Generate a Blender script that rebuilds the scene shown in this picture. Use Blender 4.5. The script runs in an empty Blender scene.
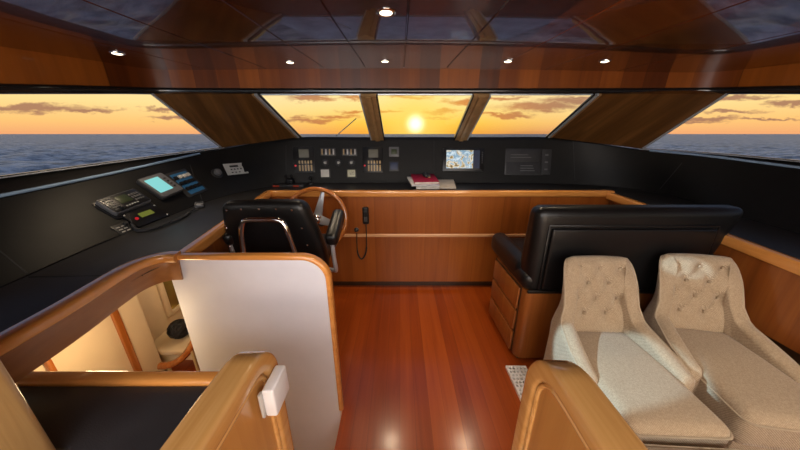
import bpy, bmesh, math, random
from mathutils import Vector, Matrix
from mathutils.bvhtree import BVHTree
from mathutils.geometry import tessellate_polygon
import numpy as np

random.seed(7)
C = bpy.context.scene.collection
PI = math.pi
# ------------------------------------------------------------------ camera
EYE = 1.5
FPX = 266.0
PITCH = math.atan(91 / 266.0)
cam_d = bpy.data.cameras.new('camera')
cam = bpy.data.objects.new('camera', cam_d)
C.objects.link(cam)
cam.location = (0, 0, EYE)
cam.rotation_euler = (PI / 2 - PITCH, 0, 0)
cam_d.sensor_width = 36
cam_d.lens = FPX / 800 * 36
cam_d.clip_start = 0.02
cam_d.clip_end = 60000
bpy.context.scene.camera = cam


def ray(u, v):
    a = (u - 400) / FPX
    b = (225 - v) / FPX
    return Vector((a, math.cos(PITCH) + b * math.sin(PITCH), -math.sin(PITCH) + b * math.cos(PITCH)))


def slope(v):
    d = ray(400, v)
    return d.z / d.y


def atZ(u, v, z):
    d = ray(u, v)
    return Vector((0, 0, EYE)) + d * ((z - EYE) / d.z)


def atX(u, v, x):
    d = ray(u, v)
    return Vector((0, 0, EYE)) + d * (x / d.x)


def atY(u, v, y):
    d = ray(u, v)
    return Vector((0, 0, EYE)) + d * (y / d.y)


def lin(c):
    return tuple(((x / 255) / 12.92 if x / 255 <= 0.04045 else ((x / 255 + 0.055) / 1.055) ** 2.4) for x in c)


# ------------------------------------------------------------------ materials
def nmat(name):
    m = bpy.data.materials.new(name)
    m.use_nodes = True
    nt = m.node_tree
    p = nt.nodes['Principled BSDF']
    return m, nt, p


def N(nt, t, **kw):
    n = nt.nodes.new(t)
    for k, v in kw.items():
        setattr(n, k, v)
    return n


def ramp(nt, fac, stops):
    r = N(nt, 'ShaderNodeValToRGB')
    e = r.color_ramp.elements
    while len(e) < len(stops):
        e.new(0.5)
    for i, (p, c) in enumerate(stops):
        e[i].position = p
        e[i].color = (*c, 1) if len(c) == 3 else c
    nt.links.new(fac, r.inputs[0])
    return r


def plain(name, col, rough=0.5, metal=0.0, spec=0.5, coat=0.0, noise=0.06, nscale=14.0, bump=0.0, bscale=120.0, emis=None, estr=0.0, coat_rough=0.05):
    m, nt, p = nmat(name)
    tc = N(nt, 'ShaderNodeTexCoord')
    nz = N(nt, 'ShaderNodeTexNoise')
    nz.inputs['Scale'].default_value = nscale
    nz.inputs['Detail'].default_value = 4
    nt.links.new(tc.outputs['Object'], nz.inputs['Vector'])
    lo = tuple(max(0, c * (1 - noise * 2)) for c in col)
    hi = tuple(min(1, c * (1 + noise * 2)) for c in col)
    r = ramp(nt, nz.outputs['Fac'], [(0.3, lo), (0.7, hi)])
    nt.links.new(r.outputs[0], p.inputs['Base Color'])
    p.inputs['Roughness'].default_value = rough
    p.inputs['Metallic'].default_value = metal
    p.inputs['Specular IOR Level'].default_value = spec
    p.inputs['Coat Weight'].default_value = coat
    p.inputs['Coat Roughness'].default_value = coat_rough
    if bump:
        n2 = N(nt, 'ShaderNodeTexNoise')
        n2.inputs['Scale'].default_value = bscale
        n2.inputs['Detail'].default_value = 3
        nt.links.new(tc.outputs['Object'], n2.inputs['Vector'])
        b = N(nt, 'ShaderNodeBump')
        b.inputs['Strength'].default_value = bump
        b.inputs['Distance'].default_value = 0.002
        nt.links.new(n2.outputs['Fac'], b.inputs['Height'])
        nt.links.new(b.outputs['Normal'], p.inputs['Normal'])
    if emis:
        p.inputs['Emission Color'].default_value = (*emis, 1)
        p.inputs['Emission Strength'].default_value = estr
    return m


def wood(name, dark, mid, light, axis='X', plank=None, plank_axis='Y', rough=0.22, coat=0.6, coat_rough=0.06, grain=1.0, plank_var=0.5, spec=0.4, bump=0.04, rot=None):
    """varnished timber: grain stretched along an axis, and boards of varying tone if plank is their width"""
    m, nt, p = nmat(name)
    L = nt.links.new
    tc = N(nt, 'ShaderNodeTexCoord')
    sc = {'X': (1.2, 26, 26), 'Y': (26, 1.2, 26), 'Z': (26, 26, 1.2)}[axis]
    mp = N(nt, 'ShaderNodeMapping')
    mp.inputs['Scale'].default_value = tuple(s * grain for s in sc)
    if rot:
        mr_ = N(nt, 'ShaderNodeMapping')
        mr_.inputs['Rotation'].default_value = rot
        L(tc.outputs['Object'], mr_.inputs['Vector'])
        L(mr_.outputs['Vector'], mp.inputs['Vector'])
    else:
        L(tc.outputs['Object'], mp.inputs['Vector'])
    vec = mp.outputs['Vector']
    fac_p = None
    if plank:
        sep = N(nt, 'ShaderNodeSeparateXYZ')
        L(tc.outputs['Object'], sep.inputs[0])
        dv = N(nt, 'ShaderNodeMath', operation='DIVIDE')
        L(sep.outputs[plank_axis], dv.inputs[0])
        dv.inputs[1].default_value = plank
        fl = N(nt, 'ShaderNodeMath', operation='FLOOR')
        L(dv.outputs[0], fl.inputs[0])
        wn = N(nt, 'ShaderNodeTexWhiteNoise', noise_dimensions='1D')
        L(fl.outputs[0], wn.inputs['W'])
        fac_p = wn.outputs['Value']
        ad = N(nt, 'ShaderNodeVectorMath', operation='ADD')
        L(vec, ad.inputs[0])
        sc2 = N(nt, 'ShaderNodeVectorMath', operation='SCALE')
        L(wn.outputs['Color'], sc2.inputs[0])
        sc2.inputs['Scale'].default_value = 30
        L(sc2.outputs[0], ad.inputs[1])
        vec = ad.outputs[0]
    n1 = N(nt, 'ShaderNodeTexNoise')
    n1.inputs['Scale'].default_value = 1.0
    n1.inputs['Detail'].default_value = 6
    n1.inputs['Roughness'].default_value = 0.62
    n1.inputs['Distortion'].default_value = 0.6
    L(vec, n1.inputs['Vector'])
    fac = n1.outputs['Fac']
    if plank:
        mx = N(nt, 'ShaderNodeMix')
        mx.inputs[0].default_value = plank_var
        L(fac, mx.inputs[2])
        L(fac_p, mx.inputs[3])
        fac = mx.outputs[0]
    r = ramp(nt, fac, [(0.2, dark), (0.5, mid), (0.8, light)])
    col = r.outputs[0]
    if plank:
        fr = N(nt, 'ShaderNodeMath', operation='FRACT')
        L(dv.outputs[0], fr.inputs[0])
        pp = N(nt, 'ShaderNodeMath', operation='PINGPONG')
        L(fr.outputs[0], pp.inputs[0])
        pp.inputs[1].default_value = 0.5
        gt = N(nt, 'ShaderNodeMapRange')
        gt.inputs['From Min'].default_value = 0.0
        gt.inputs['From Max'].default_value = 0.0012 / plank
        gt.inputs['To Min'].default_value = 0.45
        L(pp.outputs[0], gt.inputs['Value'])
        mm = N(nt, 'ShaderNodeMix', data_type='RGBA', blend_type='MULTIPLY')
        mm.inputs[0].default_value = 1
        L(col, mm.inputs[6])
        L(gt.outputs[0], mm.inputs[7])
        col = mm.outputs[2]
    L(col, p.inputs['Base Color'])
    p.inputs['Roughness'].default_value = rough
    p.inputs['Specular IOR Level'].default_value = spec
    p.inputs['Coat Weight'].default_value = coat
    p.inputs['Coat Roughness'].default_value = coat_rough
    if bump:
        b = N(nt, 'ShaderNodeBump')
        b.inputs['Strength'].default_value = bump
        b.inputs['Distance'].default_value = 0.002
        L(n1.outputs['Fac'], b.inputs['Height'])
        L(b.outputs['Normal'], p.inputs['Normal'])
    return m


def emit(name, col, strength):
    m, nt, p = nmat(name)
    p.inputs['Base Color'].default_value = (*[c * 0.2 for c in col], 1)
    p.inputs['Emission Color'].default_value = (*col, 1)
    p.inputs['Emission Strength'].default_value = strength
    p.inputs['Roughness'].default_value = 0.25
    return m


def fabric(name, c1, c2):
    m, nt, p = nmat(name)
    L = nt.links.new
    tc = N(nt, 'ShaderNodeTexCoord')
    w1 = N(nt, 'ShaderNodeTexWave', wave_type='BANDS', bands_direction='DIAGONAL')
    w1.inputs['Scale'].default_value = 70
    w1.inputs['Distortion'].default_value = 2.5
    w1.inputs['Detail'].default_value = 2
    w1.inputs['Detail Scale'].default_value = 6
    L(tc.outputs['Object'], w1.inputs['Vector'])
    nz = N(nt, 'ShaderNodeTexNoise')
    nz.inputs['Scale'].default_value = 130
    nz.inputs['Detail'].default_value = 3
    L(tc.outputs['Object'], nz.inputs['Vector'])
    mx = N(nt, 'ShaderNodeMix')
    mx.inputs[0].default_value = 0.55
    L(w1.outputs['Fac'], mx.inputs[2])
    L(nz.outputs['Fac'], mx.inputs[3])
    r = ramp(nt, mx.outputs[0], [(0.2, c1), (0.8, c2)])
    L(r.outputs[0], p.inputs['Base Color'])
    p.inputs['Roughness'].default_value = 0.95
    p.inputs['Specular IOR Level'].default_value = 0.15
    p.inputs['Sheen Weight'].default_value = 0.25
    b = N(nt, 'ShaderNodeBump')
    b.inputs['Strength'].default_value = 0.5
    b.inputs['Distance'].default_value = 0.002
    L(mx.outputs[0], b.inputs['Height'])
    L(b.outputs['Normal'], p.inputs['Normal'])
    return m


M = {}
M['floor'] = wood('cherry floor boards', (0.19, 0.027, 0.003), (0.29, 0.048, 0.005), (0.38, 0.076, 0.009), 'Y', plank=0.085, plank_axis='X', rough=0.28, coat=0.4, coat_rough=0.16, plank_var=0.35, grain=1.0)
M['ceiling'] = wood('varnished mahogany ceiling', (0.028, 0.006, 0.0015), (0.085, 0.019, 0.004), (0.20, 0.052, 0.011), 'Y', rough=0.25, coat=0.95, coat_rough=0.03, grain=0.45, bump=0.0, spec=0.2, plank=0.31, plank_axis='X', plank_var=0.35)
M['fascia'] = wood('varnished mahogany fascia', (0.055, 0.011, 0.0015), (0.14, 0.033, 0.004), (0.27, 0.074, 0.009), 'Z', rough=0.38, coat=0.12, coat_rough=0.08, spec=0.25, grain=0.5, plank=0.16, plank_axis='X', plank_var=0.5, bump=0.0)
M['panel'] = wood('cherry console panel', (0.19, 0.045, 0.006), (0.28, 0.076, 0.011), (0.36, 0.112, 0.018), 'Z', rough=0.35, coat=0.3, coat_rough=0.15, grain=0.6, plank=0.24, plank_axis='X', plank_var=0.2)
M['panel_y'] = wood('cherry side panel', (0.13, 0.032, 0.007), (0.24, 0.068, 0.013), (0.34, 0.11, 0.022), 'Z', rough=0.3, coat=0.5, coat_rough=0.1, grain=0.6)
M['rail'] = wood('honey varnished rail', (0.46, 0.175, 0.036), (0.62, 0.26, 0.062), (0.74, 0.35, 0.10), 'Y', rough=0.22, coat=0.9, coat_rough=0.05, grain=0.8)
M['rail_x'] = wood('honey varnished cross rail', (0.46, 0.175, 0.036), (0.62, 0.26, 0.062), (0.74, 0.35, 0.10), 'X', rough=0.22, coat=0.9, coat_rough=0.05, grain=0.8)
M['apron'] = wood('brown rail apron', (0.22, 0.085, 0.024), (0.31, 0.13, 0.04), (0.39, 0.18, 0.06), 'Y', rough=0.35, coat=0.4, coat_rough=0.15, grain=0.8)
M['strip'] = wood('pale varnished strip', (0.50, 0.25, 0.11), (0.62, 0.34, 0.17), (0.72, 0.44, 0.25), 'X', rough=0.2, coat=0.9)
M['oak'] = wood('light varnished rim', (0.42, 0.20, 0.055), (0.55, 0.29, 0.09), (0.66, 0.38, 0.14), 'Y', rough=0.22, coat=0.9, coat_rough=0.05, grain=1.2)
M['oak_z'] = wood('light varnished upright board', (0.36, 0.155, 0.038), (0.47, 0.22, 0.058), (0.56, 0.29, 0.085), 'Z', rough=0.3, coat=0.6, coat_rough=0.08, grain=0.7)
M['post'] = wood('pale oak post', (0.40, 0.22, 0.075), (0.55, 0.33, 0.125), (0.66, 0.43, 0.19), 'Z', rough=0.3, coat=0.5, coat_rough=0.1, grain=1.6)
M['pillar'] = wood('dark walnut pillar', (0.035, 0.014, 0.004), (0.10, 0.042, 0.011), (0.20, 0.09, 0.026), 'Y', rough=0.35, coat=0.3, coat_rough=0.12, grain=0.55, rot=(math.radians(36), 0, math.radians(-8)))
M['drawer'] = wood('amber drawer wood', (0.16, 0.045, 0.009), (0.26, 0.080, 0.016), (0.36, 0.125, 0.028), 'Z', rough=0.3, coat=0.5, grain=0.6)
M['trimdark'] = plain('black header trim', (0.010, 0.009, 0.009), rough=0.22, coat=0.4)
M['vinyl'] = plain('black dashboard vinyl', (0.0075, 0.0072, 0.0072), rough=0.5, spec=0.2, bump=0.25, bscale=420)
M['vinyl_desk'] = plain('black desk vinyl', (0.018, 0.0175, 0.018), rough=0.42, spec=0.45, bump=0.2, bscale=380)
M['desk_black'] = plain('black leather desk cover', (0.026, 0.026, 0.030), rough=0.42, spec=0.4, bump=0.3, bscale=300)
M['leather'] = plain('black leather', (0.0055, 0.0055, 0.006), rough=0.36, spec=0.4, bump=0.3, bscale=180)
M['gloss'] = plain('black gloss plastic', (0.008, 0.008, 0.009), rough=0.32, spec=0.35)
M['plastic'] = plain('black matt plastic', (0.014, 0.014, 0.015), rough=0.45)
M['grey'] = plain('grey plastic', (0.10, 0.10, 0.105), rough=0.45)
M['dgrey'] = plain('dark grey plastic', (0.032, 0.032, 0.034), rough=0.6, spec=0.3)
M['lgrey'] = plain('light grey plastic', (0.42, 0.41, 0.39), rough=0.4)
M['silver'] = plain('brushed plate metal', (0.42, 0.42, 0.40), rough=0.5, metal=0.1)
M['chrome'] = plain('polished steel', (0.75, 0.74, 0.73), rough=0.10, metal=1.0, noise=0.01)
M['steel'] = plain('satin steel', (0.50, 0.52, 0.56), rough=0.42, metal=0.45, noise=0.02)
M['alu'] = plain('window frame aluminium', (0.42, 0.45, 0.50), rough=0.3, metal=0.35)
M['deck'] = plain('pale grey foredeck', (0.66, 0.69, 0.74), rough=0.7, noise=0.15, nscale=3)
M['bead'] = plain('pale blue grey edge bead', (0.26, 0.38, 0.55), rough=0.25, metal=0.2)
M['bronze'] = plain('bronze mullion', (0.34, 0.20, 0.085), rough=0.4, metal=0.2, noise=0.1)
M['white'] = plain('white laminate', (0.60, 0.60, 0.66), rough=0.45, noise=0.01, spec=0.4)
M['whiteblock'] = plain('white block', (0.72, 0.71, 0.72), rough=0.35, noise=0.02)
M['cream'] = plain('cream wall lining', (0.70, 0.56, 0.37), rough=0.5, noise=0.03, nscale=3)
M['redwood'] = wood('red brown varnished handrail', (0.22, 0.06, 0.012), (0.33, 0.10, 0.02), (0.42, 0.15, 0.035), 'Z', rough=0.2, coat=0.9)
M['wheelwood'] = wood('varnished wheel wood', (0.26, 0.075, 0.014), (0.40, 0.13, 0.026), (0.50, 0.18, 0.04), 'X', rough=0.18, coat=1.0)
M['fabric'] = fabric('beige woven fabric', (0.26, 0.19, 0.120), (0.53, 0.42, 0.29))
M['piping'] = plain('beige piping', (0.42, 0.34, 0.24), rough=0.9, bump=0.4, bscale=300)
M['button'] = plain('beige fabric button', (0.36, 0.28, 0.19), rough=0.9)
M['legwood'] = plain('dark leg wood', (0.04, 0.018, 0.008), rough=0.35)
M['red'] = plain('crimson book cover', (0.33, 0.010, 0.035), rough=0.4)
M['paper'] = plain('white paper', (0.66, 0.63, 0.58), rough=0.8)
M['paperblue'] = plain('pale grey paper', (0.52, 0.53, 0.58), rough=0.8)
M['card'] = plain('beige card', (0.50, 0.43, 0.34), rough=0.7)
M['gold'] = plain('brass key', (0.40, 0.28, 0.13), rough=0.5, metal=0.1)
M['lcd'] = plain('dim lcd', (0.07, 0.065, 0.05), rough=0.45, spec=0.25, emis=(0.08, 0.072, 0.055), estr=0.45)
M['lcd_dark'] = plain('dark lcd', (0.02, 0.025, 0.012), rough=0.35, spec=0.2, emis=(0.03, 0.035, 0.012), estr=0.4)
M['lcd_green'] = emit('olive lcd', lin((132, 140, 62)), 0.45)
M['lcd_pale'] = plain('pale lcd', (0.33, 0.31, 0.21), rough=0.3, emis=(0.30, 0.28, 0.18), estr=0.35)
M['lcd_white'] = plain('white lcd', (0.55, 0.53, 0.49), rough=0.35)
M['lcd_blue'] = plain('dark blue lcd', (0.02, 0.025, 0.045), rough=0.4, spec=0.2, emis=(0.03, 0.035, 0.06), estr=0.5)
M['cyan'] = emit('cyan display', lin((140, 222, 222)), 0.8)
M['bluepanel'] = plain('blue lit panel', (0.015, 0.06, 0.13), rough=0.35, emis=(0.008, 0.035, 0.065), estr=0.6)
M['redled'] = emit('red lamp', (0.7, 0.02, 0.03), 0.55)
M['orangeled'] = emit('orange lamp', (0.5, 0.05, 0.02), 0.22)
M['lamp'] = emit('lamp lens', (1.0, 0.86, 0.62), 5.0)
M['ink'] = plain('dark print', (0.02, 0.02, 0.02), rough=0.6)
M['grating'] = plain('white grating', (0.78, 0.76, 0.74), rough=0.4)
M['wicker'] = plain('black wicker', (0.008, 0.007, 0.007), rough=0.6, bump=0.6, bscale=60)
M['mirror'] = plain('amber mirror glass', (0.55, 0.42, 0.12), rough=0.1, metal=0.7)
M['rubber'] = plain('black rubber', (0.01, 0.01, 0.01), rough=0.6)
M['hull'] = plain('hull interior lining', (0.05, 0.025, 0.012), rough=0.5)


def glass_mat():
    m, nt, p = nmat('window glass')
    nt.nodes.remove(p)
    o = nt.nodes['Material Output']
    tr = N(nt, 'ShaderNodeBsdfTransparent')
    tr.inputs[0].default_value = (0.985, 0.99, 0.985, 1)
    gl = N(nt, 'ShaderNodeBsdfGlossy')
    gl.inputs['Roughness'].default_value = 0.01
    lw = N(nt, 'ShaderNodeLayerWeight')
    lw.inputs['Blend'].default_value = 0.12
    mr = N(nt, 'ShaderNodeMath', operation='MULTIPLY')
    mr.inputs[1].default_value = 0.25
    nt.links.new(lw.outputs['Fresnel'], mr.inputs[0])
    mx = N(nt, 'ShaderNodeMixShader')
    nt.links.new(mr.outputs[0], mx.inputs[0])
    nt.links.new(tr.outputs[0], mx.inputs[1])
    nt.links.new(gl.outputs[0], mx.inputs[2])
    nt.links.new(mx.outputs[0], o.inputs['Surface'])
    return m


M['glass'] = glass_mat()


def screen_mat():
    """the camera picture on the monitor: bright water and sky, tan deck furniture"""
    m, nt, p = nmat('monitor picture')
    L = nt.links.new
    tc = N(nt, 'ShaderNodeTexCoord')
    nz = N(nt, 'ShaderNodeTexNoise')
    nz.inputs['Scale'].default_value = 11
    nz.inputs['Detail'].default_value = 3
    nz.inputs['Distortion'].default_value = 1.4
    L(tc.outputs['Object'], nz.inputs['Vector'])
    r = ramp(nt, nz.outputs['Fac'], [(0.32, lin((60, 42, 25))), (0.40, lin((190, 165, 110))), (0.45, lin((245, 240, 225))), (0.52, lin((120, 165, 195))), (0.60, lin((215, 235, 245))), (0.75, lin((250, 252, 252)))])
    L(r.outputs[0], p.inputs['Emission Color'])
    p.inputs['Emission Strength'].default_value = 0.85
    p.inputs['Base Color'].default_value = (0.02, 0.02, 0.02, 1)
    p.inputs['Roughness'].default_value = 0.12
    return m


M['screen'] = screen_mat()


# ------------------------------------------------------------------ mesh helpers
def finish(name, bm, mat, parent=None, smooth=40):
    me = bpy.data.meshes.new(name)
    bmesh.ops.recalc_face_normals(bm, faces=bm.faces[:])
    bm.to_mesh(me)
    bm.free()
    if smooth:
        me.polygons.foreach_set('use_smooth', [True] * len(me.polygons))
        me.set_sharp_from_angle(angle=math.radians(smooth))
    me.materials.append(M[mat] if isinstance(mat, str) else mat)
    o = bpy.data.objects.new(name, me)
    C.objects.link(o)
    if parent:
        o.parent = parent
    return o


def tag(o, label, cat, group=None):
    o['label'] = label
    o['category'] = cat
    if group:
        o['group'] = group
    return o


def thing(name, label, cat, loc=(0, 0, 0), rz=0, group=None, mat=None):
    o = bpy.data.objects.new(name, None)
    C.objects.link(o)
    o.empty_display_size = 0.05
    if mat is not None:
        o.matrix_world = mat
    else:
        o.location = loc
        o.rotation_euler = (0, 0, rz)
    return tag(o, label, cat, group)


def struct(o):
    o['kind'] = 'structure'
    return o


def dup(root, label, group=None):
    r = root.copy()
    C.objects.link(r)
    r['label'] = label
    if group:
        r['group'] = group
    for ch in list(root.children):
        c = ch.copy()
        C.objects.link(c)
        c.parent = r
        for g in list(ch.children):
            d = g.copy()
            C.objects.link(d)
            d.parent = c
    return r


def bm_new():
    return bmesh.new()


def box(bm, x0, x1, y0, y1, z0, z1, bev=0.0, seg=2, mtx=None):
    r = bmesh.ops.create_cube(bm, size=1)
    vs = r['verts']
    for v in vs:
        v.co = Vector(((x0 + x1) / 2 + v.co.x * (x1 - x0), (y0 + y1) / 2 + v.co.y * (y1 - y0), (z0 + z1) / 2 + v.co.z * (z1 - z0)))
    if bev > 0:
        es = list({e for v in vs for e in v.link_edges})
        rr = bmesh.ops.bevel(bm, geom=es, offset=bev, segments=seg, affect='EDGES', profile=0.5)
        vs = list({v for f in rr['faces'] for v in f.verts} | {v for v in vs if v.is_valid})
    if mtx is not None:
        for v in vs:
            v.co = mtx @ v.co
    return vs


def prism(bm, pts, vec, bev=0.0, seg=2):
    """extrude a planar polygon (3-D points) along vec"""
    vs = [bm.verts.new(p) for p in pts]
    f = bm.faces.new(vs)
    r = bmesh.ops.extrude_face_region(bm, geom=[f])
    nv = [g for g in r['geom'] if isinstance(g, bmesh.types.BMVert)]
    for v in nv:
        v.co += Vector(vec)
    if bev:
        es = list({e for v in vs + nv for e in v.link_edges})
        bmesh.ops.bevel(bm, geom=es, offset=bev, segments=seg, affect='EDGES', profile=0.5)


def catmull(pts, n=8, closed=False):
    P = [Vector(p) for p in pts]
    out = []
    m = len(P)
    rng = range(m if closed else m - 1)
    for i in rng:
        p1, p2 = P[i], P[(i + 1) % m]
        p0 = P[(i - 1) % m] if closed or i > 0 else p1 * 2 - p2
        p3 = P[(i + 2) % m] if closed or i + 2 < m else p2 * 2 - p1
        for k in range(n):
            t = k / n
            out.append(0.5 * ((2 * p1) + (p2 - p0) * t + (2 * p0 - 5 * p1 + 4 * p2 - p3) * t * t + (3 * p1 - p0 - 3 * p2 + p3) * t ** 3))
    if not closed:
        out.append(P[-1])
    return out


def tube(bm, path, r, sides=10, closed=False, caps=True):
    P = [Vector(p) for p in path]
    rs = r if isinstance(r, (list, tuple)) else [r] * len(P)
    n = len(P)
    rings = []
    prev = None
    for i in range(n):
        a = P[(i - 1) % n] if closed or i > 0 else P[i]
        b = P[(i + 1) % n] if closed or i < n - 1 else P[i]
        t = (b - a).normalized()
        if prev is None:
            ref = Vector((0, 0, 1)) if abs(t.z) < 0.9 else Vector((1, 0, 0))
            u = t.cross(ref).normalized()
        else:
            u = (prev - t * prev.dot(t)).normalized()
        prev = u
        w = t.cross(u)
        rings.append([bm.verts.new(P[i] + (u * math.cos(2 * PI * k / sides) + w * math.sin(2 * PI * k / sides)) * rs[i]) for k in range(sides)])
    m = n if closed else n - 1
    for i in range(m):
        A, B = rings[i], rings[(i + 1) % n]
        for k in range(sides):
            bm.faces.new((A[k], A[(k + 1) % sides], B[(k + 1) % sides], B[k]))
    if caps and not closed:
        bm.faces.new(rings[0][::-1])
        bm.faces.new(rings[-1])


def rrect(w, h, r, n=4, cx=0, cy=0):
    pts = []
    for (sx, sy, a0) in ((1, 1, 0), (-1, 1, 90), (-1, -1, 180), (1, -1, 270)):
        for k in range(n + 1):
            a = math.radians(a0 + 90 * k / n)
            pts.append((cx + sx * (w / 2 - r) + r * math.cos(a), cy + sy * (h / 2 - r) + r * math.sin(a)))
    return pts


def sweep(bm, path, prof, closed=False, up=Vector((0, 0, 1)), caps=True):
    """sweep a closed 2-D profile (lateral, up) along a path; lateral is horizontal"""
    P = [Vector(p) for p in path]
    n = len(P)
    rings = []
    for i in range(n):
        a = P[(i - 1) % n] if closed or i > 0 else P[i]
        b = P[(i + 1) % n] if closed or i < n - 1 else P[i]
        t = (b - a).normalized()
        lat = t.cross(up).normalized()
        u2 = lat.cross(t).normalized()
        rings.append([bm.verts.new(P[i] + lat * q[0] + u2 * q[1]) for q in prof])
    k = len(prof)
    for i in range(n if closed else n - 1):
        A, B = rings[i], rings[(i + 1) % n]
        for j in range(k):
            bm.faces.new((A[j], A[(j + 1) % k], B[(j + 1) % k], B[j]))
    if caps and not closed:
        bm.faces.new(rings[0][::-1])
        bm.faces.new(rings[-1])


def rbox(bm, sx, sy, sz, r, n=8, fn=None, mtx=None):
    """cushion-like rounded block centred on the origin; fn deforms each point"""
    r = min(r, sx / 2, sy / 2, sz / 2)
    vmap = {}
    hx, hy, hz = sx / 2, sy / 2, sz / 2

    def vert(p):
        key = tuple(round(c, 5) for c in p)
        if key in vmap:
            return vmap[key]
        q = Vector((p[0] * hx, p[1] * hy, p[2] * hz))
        inner = Vector((max(-hx + r, min(hx - r, q.x)), max(-hy + r, min(hy - r, q.y)), max(-hz + r, min(hz - r, q.z))))
        d = q - inner
        co = inner + d.normalized() * r if d.length > 1e-9 else q
        if fn:
            co = Vector(fn(co))
        if mtx is not None:
            co = mtx @ co
        vmap[key] = bm.verts.new(co)
        return vmap[key]

    def ts(h):
        f = r / h
        out = [-1 + f * (1 - math.cos(PI / 2 * k / 4)) for k in range(4)]
        mid = [-(1 - f) + 2 * (1 - f) * k / n for k in range(n + 1)] if f < 0.999 else [0]
        return out + mid + [-x for x in out[::-1]]
    tx, ty, tz = ts(hx), ts(hy), ts(hz)
    for ax, (ta, tb) in ((0, (ty, tz)), (1, (tx, tz)), (2, (tx, ty))):
        for s in (-1, 1):
            for i in range(len(ta) - 1):
                for j in range(len(tb) - 1):
                    q = []
                    for (a, b) in ((i, j), (i + 1, j), (i + 1, j + 1), (i, j + 1)):
                        p = [ta[a], tb[b]]
                        p.insert(ax, s)
                        q.append(vert(p))
                    if len(set(q)) == 4:
                        try:
                            bm.faces.new(q)
                        except ValueError:
                            pass


def lathe(bm, prof, sides=24, mtx=None):
    """prof: (radius, z) list turned about local z"""
    rings = []
    for (r, z) in prof:
        ring = []
        for k in range(sides):
            a = 2 * PI * k / sides
            co = Vector((max(r, 1e-5) * math.cos(a), max(r, 1e-5) * math.sin(a), z))
            ring.append(bm.verts.new(mtx @ co if mtx is not None else co))
        rings.append(ring)
    for i in range(len(rings) - 1):
        for k in range(sides):
            bm.faces.new((rings[i][k], rings[i][(k + 1) % sides], rings[i + 1][(k + 1) % sides], rings[i + 1][k]))
    bm.faces.new(rings[0][::-1])
    bm.faces.new(rings[-1])


def slab2d(bm, pts, z0, z1, bev=0.0):
    prism(bm, [Vector((x, y, z0)) for x, y in pts], (0, 0, z1 - z0), bev)


def loft(bm, rows):
    V = [[bm.verts.new(p) for p in r] for r in rows]
    for i in range(len(V) - 1):
        for j in range(len(V[0]) - 1):
            bm.faces.new((V[i][j], V[i][j + 1], V[i + 1][j + 1], V[i + 1][j]))
    return V


def interp(x, xs, ys):
    return float(np.interp(x, xs, ys))


# ------------------------------------------------------------------ world: dusk sky with drifting cloud
SUNU, SUNV = 415.5, 124
w = bpy.data.worlds.new('dusk sky')
bpy.context.scene.world = w
w.use_nodes = True
nt = w.node_tree
L = nt.links.new
bg = nt.nodes['Background']
tc = N(nt, 'ShaderNodeTexCoord')
sep = N(nt, 'ShaderNodeSeparateXYZ')
L(tc.outputs['Generated'], sep.inputs[0])
ymax = N(nt, 'ShaderNodeMath', operation='MAXIMUM')
L(sep.outputs['Y'], ymax.inputs[0])
ymax.inputs[1].default_value = 0.08
ax = N(nt, 'ShaderNodeMath', operation='DIVIDE')
L(sep.outputs['X'], ax.inputs[0])
L(ymax.outputs[0], ax.inputs[1])
el = N(nt, 'ShaderNodeMath', operation='DIVIDE')
L(sep.outputs['Z'], el.inputs[0])
L(ymax.outputs[0], el.inputs[1])
cmb = N(nt, 'ShaderNodeCombineXYZ')
L(ax.outputs[0], cmb.inputs[0])
L(el.outputs[0], cmb.inputs[1])
# sky gradient by elevation
sky = ramp(nt, sep.outputs['Z'], [(0.0, lin((240, 166, 112))), (0.03, lin((252, 196, 118))), (0.075, lin((254, 220, 146))), (0.13, lin((253, 228, 172))), (0.20, lin((160, 164, 176))), (0.34, lin((112, 132, 166))), (1.0, lin((70, 92, 130)))])
# warm core round the sun
sd = ray(SUNU, SUNV)
sx, sy = sd.x / sd.y, sd.z / sd.y
SUN_DIR = sd.normalized()
dist = N(nt, 'ShaderNodeVectorMath', operation='SUBTRACT')
L(cmb.outputs[0], dist.inputs[0])
dist.inputs[1].default_value = (sx, sy, 0)
dmul = N(nt, 'ShaderNodeVectorMath', operation='MULTIPLY')
L(dist.outputs[0], dmul.inputs[0])
dmul.inputs[1].default_value = (1.0, 2.2, 0)
dl = N(nt, 'ShaderNodeVectorMath', operation='LENGTH')
L(dmul.outputs[0], dl.inputs[0])
warm = N(nt, 'ShaderNodeMapRange', interpolation_type='SMOOTHSTEP')
warm.inputs['From Min'].default_value = 0.0
warm.inputs['From Max'].default_value = 0.62
warm.inputs['To Min'].default_value = 1
warm.inputs['To Max'].default_value = 0
L(dl.outputs[1], warm.inputs['Value'])
wcol = ramp(nt, sep.outputs['Z'], [(0.0, lin((252, 170, 26))), (0.04, lin((255, 204, 62))), (0.11, lin((255, 232, 150)))])
mixw = N(nt, 'ShaderNodeMix', data_type='RGBA')
L(warm.outputs[0], mixw.inputs[0])
L(sky.outputs[0], mixw.inputs[6])
L(wcol.outputs[0], mixw.inputs[7])
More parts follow.
